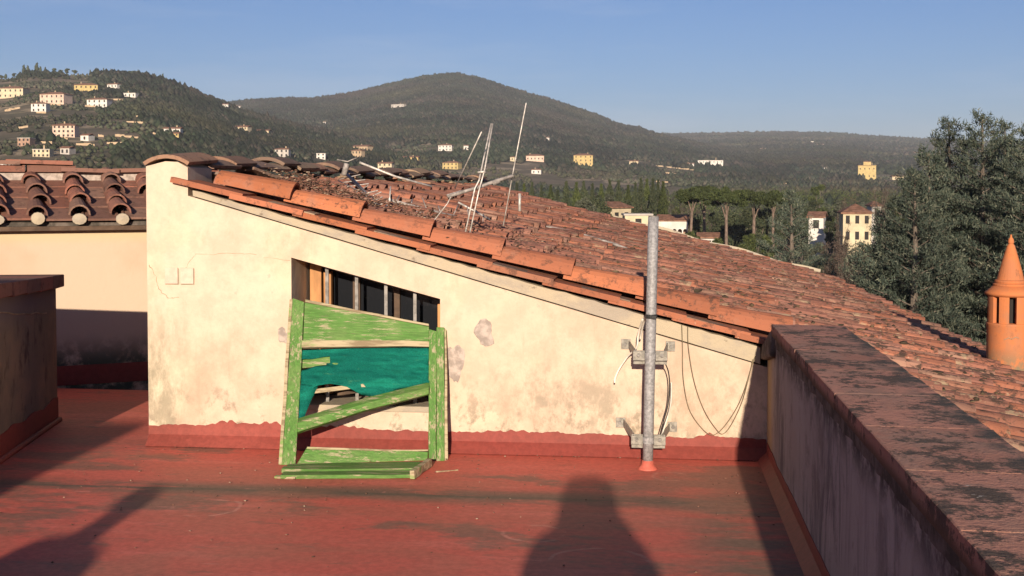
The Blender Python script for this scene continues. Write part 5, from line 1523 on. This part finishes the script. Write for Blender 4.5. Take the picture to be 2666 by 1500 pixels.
CYPRESSES = [   # x, y, top, width: row behind the big roof
    (-25.24, 236.09, 3.28, 1.76),
    (-22.35, 221.21, 3.43, 1.73),
    (-22.03, 233.18, 3.20, 2.10),
    (-18.51, 213.57, 2.62, 1.83),
    (-18.84, 237.86, 2.45, 2.26),
    (-16.66, 226.11, 2.38, 1.73),
    (-14.43, 216.92, 3.17, 2.36),
    (-12.23, 210.39, 3.60, 2.02),
    (-12.39, 236.94, 3.14, 2.54),
    (-9.80, 216.91, 2.84, 1.73),
    (-8.61, 226.00, 2.71, 2.01),
    (-7.28, 234.57, 3.94, 2.55),
    (-5.92, 247.15, 3.62, 1.80),
    (-4.03, 247.93, 3.35, 2.03),
    (-2.47, 235.01, 2.83, 2.06),
    (-1.43, 237.99, 4.19, 1.98),
    (-0.30, 245.37, 3.55, 2.62),
    (0.83, 231.60, 3.80, 1.86),
    (1.84, 238.13, 4.00, 2.35),
    (2.71, 228.10, 3.94, 1.92),
]
DARKS = [   # dark evergreen trees behind the umbrella pines: x, y, top, width
    (11.37, 211.69, -0.51, 4.53),
    (14.69, 211.49, -0.79, 5.08),
    (18.32, 211.21, 0.04, 4.53),
    (8.70, 211.82, -1.20, 4.11),
    (21.26, 210.93, 0.59, 4.53),
    (13.03, 211.60, 0.17, 4.11),
    (16.67, 211.34, 0.31, 4.11),
    (7.02, 211.88, -2.02, 3.43),
    (10.37, 211.75, -3.05, 3.43),
    (19.63, 211.09, -2.71, 3.43),
]
BUSHES = [
    (7.57, 149.81, -2.22, 2.52),
    (5.59, 149.90, -2.42, 2.43),
    (11.61, 149.55, -2.71, 1.65),
    (3.89, 144.95, -3.78, 1.88),
    (14.35, 149.31, -2.22, 2.14),
    (4.70, 151.93, -1.88, 2.16),
    (12.57, 151.48, -1.98, 1.97),
    (5.99, 145.88, -3.02, 2.36),
    (10.48, 145.62, -3.26, 1.70),
]
BELT = [
    (-22.11, 203.68, 2.82, 3.42),
    (-16.77, 172.67, 3.13, 2.22),
    (-15.88, 190.42, 2.88, 2.50),
    (-14.66, 206.20, 2.97, 3.28),
    (-11.97, 202.51, 2.18, 3.34),
    (-8.47, 174.94, 3.27, 3.02),
    (-6.67, 187.63, 2.42, 2.99),
    (-6.18, 233.13, 2.65, 3.17),
    (-4.13, 231.37, 2.66, 3.53),
    (-2.01, 243.23, 1.15, 4.41),
    (0.70, 237.99, 3.52, 3.41),
    (3.32, 235.51, 0.92, 3.51),
    (5.21, 236.40, 1.06, 3.48),
    (-19.05, 210.28, 2.81, 3.39),
    (-8.58, 204.46, 2.96, 2.68),
    (-3.17, 243.02, 0.68, 4.43),
]
BARE = [
    (5.94, 229.92, -0.47, 2.98),
    (8.53, 234.85, -0.13, 3.34),
    (2.82, 237.98, -1.08, 3.08),
    (32.50, 207.47, 0.39, 2.72),
    (22.68, 148.28, -2.42, 1.26),
    (16.70, 108.73, -3.41, 1.78),
    (17.65, 103.51, -3.42, 1.70),
    (39.56, 216.41, 2.11, 2.85),
    (16.00, 110.85, -3.07, 1.45),
]
MIXED = [   # trees on the right behind the cedars
    (33.22, 257.87, 1.36, 4.21),
    (36.65, 262.45, 2.22, 3.86),
    (37.94, 252.16, 1.70, 3.30),
    (30.42, 248.14, -0.24, 3.23),
    (43.39, 266.49, 0.92, 3.49),
    (44.46, 256.17, -0.32, 3.36),
    (49.33, 265.45, 1.36, 3.93),
    (50.14, 255.12, 0.52, 3.78),
    (31.44, 232.89, -1.65, 2.66),
    (30.71, 212.80, -2.07, 2.09),
    (43.03, 225.94, -1.58, 2.98),
    (37.14, 237.11, -1.72, 2.33),
    (33.76, 298.09, 3.08, 3.88),
    (43.65, 327.10, 5.57, 3.84),
    (59.59, 294.02, 2.30, 3.88),
]
HEDGE = [   # grey green olives just beyond the roof verge
    (4.90, 114.90, -3.04, 1.86),
    (6.42, 109.81, -2.98, 1.78),
    (7.93, 104.70, -2.71, 2.04),
    (9.56, 104.56, -2.57, 2.04),
    (12.04, 89.19, -3.43, 2.04),
    (12.90, 84.02, -3.65, 1.65),
    (13.33, 78.88, -3.13, 1.55),
    (18.80, 148.82, -3.00, 2.14),
    (20.07, 148.65, -3.19, 2.14),
    (21.58, 138.33, -4.14, 4.08),
    (23.55, 144.09, -4.11, 5.67),
    (24.16, 139.93, -3.58, 5.51),
    (25.77, 141.68, -3.28, 4.66),
    (21.58, 128.20, -3.73, 4.63),
    (23.31, 131.96, -3.72, 4.77),
]
CEDARS = [   # x, y, top, reach at the base, seed
    (10.73, 45.76, 4.11, 5.2, 1),
    (11.31, 43.56, 4.18, 5.6, 2),
    (12.16, 41.25, 3.56, 5.6, 3),
    (8.38, 40.13, 2.09, 4.4, 4),
    (13.34, 48.19, 4.14, 4.8, 5),
    (7.67, 41.29, 0.81, 4.2, 6),
    (9.43, 42.98, 2.91, 4.8, 7),
]
SMALL_CEDAR = (6.75, 59.62, 1.51, 4.6, 9)
CREST = [   # x, y, height, width, kind
    (-593, 1101, 3.6, 4.0, 'pine'),
    (-585, 1105, 8.9, 4.9, 'cyp'),
    (-582, 1106, 7.3, 4.0, 'cyp'),
    (-575, 1110, 9.7, 5.7, 'cyp'),
    (-572, 1111, 6.5, 3.6, 'cyp'),
    (-568, 1113, 5.7, 4.0, 'cyp'),
    (-561, 1117, 4.9, 4.0, 'pine'),
    (-556, 1120, 3.6, 4.0, 'pine'),
    (-551, 1122, 5.3, 4.9, 'pine'),
    (-545, 1125, 3.6, 5.7, 'pine'),
    (-523, 1135, 4.0, 7.3, 'pine'),
    (-521, 1136, 6.5, 2.8, 'cyp'),
    (-515, 1139, 6.1, 2.0, 'cyp'),
    (-509, 1142, 4.0, 7.3, 'pine'),
    (-504, 1144, 4.9, 7.3, 'pine'),
    (-499, 1146, 4.9, 8.1, 'pine'),
    (-494, 1148, 5.3, 7.3, 'pine'),
    (-492, 1149, 6.5, 2.8, 'cyp'),
    (-487, 1151, 4.9, 6.5, 'pine'),
    (-483, 1153, 5.7, 4.9, 'cyp'),
    (-477, 1155, 5.3, 3.6, 'cyp'),
    (-474, 1157, 4.0, 5.7, 'pine'),
    (-471, 1158, 8.1, 4.0, 'cyp'),
    (-468, 1159, 4.9, 3.2, 'cyp'),
    (-464, 1161, 3.6, 4.9, 'pine'),
    (-456, 1164, 6.9, 3.6, 'cyp'),
    (-452, 1165, 4.0, 5.7, 'pine'),
    (-445, 1168, 3.6, 5.7, 'pine'),
    (-438, 1171, 3.6, 6.5, 'pine'),
    (-429, 1174, 3.2, 5.7, 'pine'),
    (-599, 1097, 4.0, 4.0, 'cyp'),
    (-602, 1095, 3.6, 5.7, 'pine'),
    (-532, 1131, 4.4, 2.4, 'cyp'),
]
# undergrowth filling the valley floor between the single trees
def thicket(name, label, mat, n, qlo, qhi, rlo, rhi, hmin, hmax, per, lsize):
    X, Y, q, r = scatter(n, qlo, qhi, rlo, rhi)
    k = np.ones(len(X), bool)
    for hx, hy, hw in ((31, 188, 5), (3.9, 200, 5), (29.1, 219, 3), (40.8, 227, 3)):
        dx = X-Y*hx/hy; k &= ~((np.abs(dx) < hw*.5+1.2) & (Y > hy-45) & (Y < hy+8))
    X, Y = X[k], Y[k]; Z = terrain(X, Y); H = rng.uniform(hmin, hmax, len(X))
    cs = []
    for a, b_, c, h in zip(X, Y, Z, H):
        cs.append(crown_points(per, (a, b_, c+h*.5), (h*.55, h*.55, h*.52), .5))
    P = np.concatenate(cs); V, F_ = leaf_tris(P, lsize, 1.5, np.tile([0, 0, .4], (len(P), 1)), .8)
    o = put(name, tri_mesh(name, V, F_, mat)); tag(o, label, 'undergrowth', kind='stuff')
thicket('undergrowth', 'dark green undergrowth on the valley floor beyond the roof', M_GREENL, 420, 1150, 2750, 105, 420, 2.0, 5.0, 300, .20)
thicket('undergrowth', 'grey green scrub on the valley floor beyond the roof', M_OLIVE, 460, 1150, 2750, 100, 460, 2.0, 4.6, 300, .20)
thicket('undergrowth', 'brown leafless scrub on the valley floor beyond the roof', M_TWIG, 420, 1150, 2750, 110, 420, 2.5, 5.5, 300, .20)
thicket('undergrowth', 'mixed green tree belt between the valley and the hill foot', M_GREENL, 520, 900, 2750, 300, 620, 4.0, 8.0, 200, .34)
thicket('undergrowth', 'dark evergreen scrub at the foot of the hills', M_CYP, 520, 900, 2750, 240, 600, 3.0, 6.0, 240, .30)
PL = ['umbrella pine with forked pale trunk, in the middle of the pine group', 'umbrella pine with straight bare trunk, right beside the small cedar', 'umbrella pine leaning at the left end of the pine group', 'umbrella pine standing behind the forked one, trunk half hidden', 'umbrella pine at the group\'s right end behind the small cedar']
for (x, y, tp, w, lean, sd), lb in zip(PINES, PL):
    o = tree('umbrella_pine', lb, 'tree', 'umbrella pines beyond the roof', x, y, tp, -14.5, w, 'pine', M_PINE, 9000, .20)
    o.rotation_euler = (0, lean, 0)
for i, (x, y, tp, w) in enumerate(CYPRESSES):
    tree('cypress', 'tall dark tree in the upright row just beyond the big roof', 'tree', 'row of upright dark trees beyond the roof', x, y, tp-rnd.uniform(0, 1.2), -14, w*rnd.uniform(1.0, 1.6), 'cypress', [M_CYP, M_GREENL, M_CYP][i % 3], 4200, .20)
for x, y, tp, w in BELT:
    tree('broad_tree', 'rounded green tree standing among the upright row beyond the roof', 'tree', 'rounded trees among the upright row', x, y, tp, -14, w*1.2, 'round', rnd.choice((M_GREENL, M_CYP, M_OLIVE)), 5200, .21)
for x, y, tp, w in DARKS:
    tree('holm_oak', 'dark evergreen behind the umbrella pine trunks', 'tree', 'dark evergreens behind the umbrella pines', x, y, tp, -14.5, w*1.25, 'round', M_CYP, 6500, .22)
for x, y, tp, w in BUSHES:
    tree('bushy_tree', 'mid-green bushy tree at the feet of the umbrella pines', 'tree', 'bushy green trees under the pines', x, y, tp, -14.5, w*1.1, 'round', M_GREENL, 4200, .19)
BL = [0, 0, 0, 1, 1, 2, 2, 1, 2]
for (x, y, tp, w), q in zip(BARE, BL):
    tree('bare_tree', ['leafless brown tree between the mast top and the pines', 'leafless brown tree beside the yellow villa', 'leafless brown thicket tree between the two cedars'][q], 'tree', ['bare trees right of the mast', 'bare trees around the yellow villa', 'bare thicket between the cedars'][q], x, y, tp, -14.5, w*1.3, 'bare', M_TWIG, 5200, .10)
for i, (x, y, tp, w) in enumerate(MIXED):
    tree('broad_tree', 'rounded dark tree in the valley left of the big cedar', 'tree', 'valley trees left of the big cedar', x, y, tp, -13.5, w*1.2, 'round', [M_CYP, M_GREENL, M_OLIVE][i % 3], 4600, .23)
for x, y, tp, w in HEDGE:
    tree('olive_tree', 'grey green olive tree just over the roof\'s far edge', 'tree', 'olive trees over the roof edge', x, y, tp, -15, w*1.3, 'round', M_OLIVE, 5200, .13)

def cedar(label, x, y, top, reach, seed, base=-15.5, nb=120, tufts=19, group='blue-grey cedars at the right', zmin=.0, mat=None):
    global rng
    r_ = random.Random(seed); t = empty('cedar', (x, y, base), label, 'tree', group)
    h = top-base; b = MB()
    b.tube([(0, 0, -1), (.1, 0, h*.3), (0, .1, h*.6), (.05, 0, h*.85), (0, 0, h*.995)], [.34, .28, .19, .09, .015], 9)
    b.build('trunk', M_BARK, t)
    br = MB(); C = []; DD = []
    for i in range(nb):
        q = (i+.5)/nb; z = h*(.22+.775*q**.9)
        f = 1-(z/h-.22)/.78
        L_ = 1.22*reach*(f**.92)*r_.uniform(.66, 1.12)+.13
        a = i*2.399+r_.uniform(-.4, .4)
        rise = r_.uniform(.05, .30)+.45*(1-f)
        p0 = Vector((0, 0, z)); pts = []
        for k in range(5):
            u = k/4
            pts.append(p0+Vector((math.cos(a)*L_*u, math.sin(a)*L_*u, L_*(rise*u-.22*u*u*f))))
        br.tube(pts, [.055*f+.012, .045*f+.01, .035*f+.008, .02*f+.006, .004], 5)
        m = max(6, int(tufts*L_))
        for k in range(m):
            u = r_.uniform(.18, 1.0)**.8
            j = min(int(u*4), 3); c = pts[j].lerp(pts[j+1], u*4-j)
            w_ = .16+.34*(1-abs(u-.55))*min(L_, 3)*.33
            side = Vector((-math.sin(a), math.cos(a), 0))
            c = c+side*r_.gauss(0, w_*.62)+Vector((0, 0, r_.gauss(.02, .055)))
            C.append(c); DD.append((math.cos(a)*.4, math.sin(a)*.4, .8))
    br.build('branches', M_BARK, t)
    C = np.array([list(c) for c in C]); DD = np.array(DD); keep = C[:, 2] > h*zmin; C = C[keep]; DD = DD[keep]
    K = 15
    P = np.repeat(C, K, 0)+rng.normal(0, .068, (len(C)*K, 3)); D_ = np.repeat(DD, K, 0)
    V, F_ = leaf_tris(P, .034, 3.8, D_, .8)
    put('foliage', tri_mesh('foliage', V, F_, mat or M_CEDAR), None, t)
    return t
CL = ['tall blue-grey cedar whose tip stands leftmost in the big clump', 'tall blue-grey cedar with the highest tip of the big clump', 'blue-grey cedar behind the terracotta chimney at the right edge', 'shorter blue-grey cedar bulging low on the left of the big clump', 'blue-grey cedar tip between the highest tip and the right edge', 'lowest blue-grey cedar at the far left foot of the big clump', 'middling blue-grey cedar on the left flank of the big clump']
for (x, y, tp, rch, sd), lb in zip(CEDARS, CL): cedar(lb, x, y, tp, rch, sd)
x, y, tp, rch, sd = SMALL_CEDAR
cedar('smaller pale cedar standing alone between the pines and the big clump', x, y, tp, rch, sd, -15, 110, 12)

# crest trees of the left hill: a few pixels each
def blob_tree(kind, seed):
    r2 = np.random.default_rng(seed); n = 26
    if kind == 'cyp':
        z = np.linspace(.08, .93, n); w = np.sin(z**.7*math.pi)*.34+.05; P = np.stack([r2.normal(0, .05, n), r2.normal(0, .05, n), z], -1); v, f = blobs(P, w, np.full(n, .09), .35)
    else:
        a = r2.uniform(0, 6.28, n); q = np.sqrt(r2.uniform(0, 1, n))*.36; P = np.stack([q*np.cos(a), q*np.sin(a), r2.uniform(.35, .9, n)], -1); v, f = blobs(P, r2.uniform(.12, .22, n), r2.uniform(.1, .16, n), .4)
        tv_, tf_ = blobs(np.array([[0, 0, .2]]), np.array([.05]), np.array([.3]), .1); f = np.concatenate([f, tf_+len(v)]); v = np.concatenate([v, tv_])
    return tri_mesh('crest_tree', v, f, M_CYP)
BT = {'cyp': [blob_tree('cyp', i) for i in range(3)], 'pine': [blob_tree('pine', 10+i) for i in range(4)]}
for x, y, h, w, k in CREST:
    o = put('cypress' if k == 'cyp' else 'pine_tree', rnd.choice(BT[k]), None, None, (x, y, float(terrain(x, y))-.8), (0, 0, rnd.uniform(0, 6)), (w, w, h+1.2))
    tag(o, 'dark pointed cypress standing on the crest of the left hill' if k == 'cyp' else 'round-headed dark tree standing on the crest of the left hill', 'tree', 'cypresses on the left hill crest' if k == 'cyp' else 'round trees on the left hill crest')
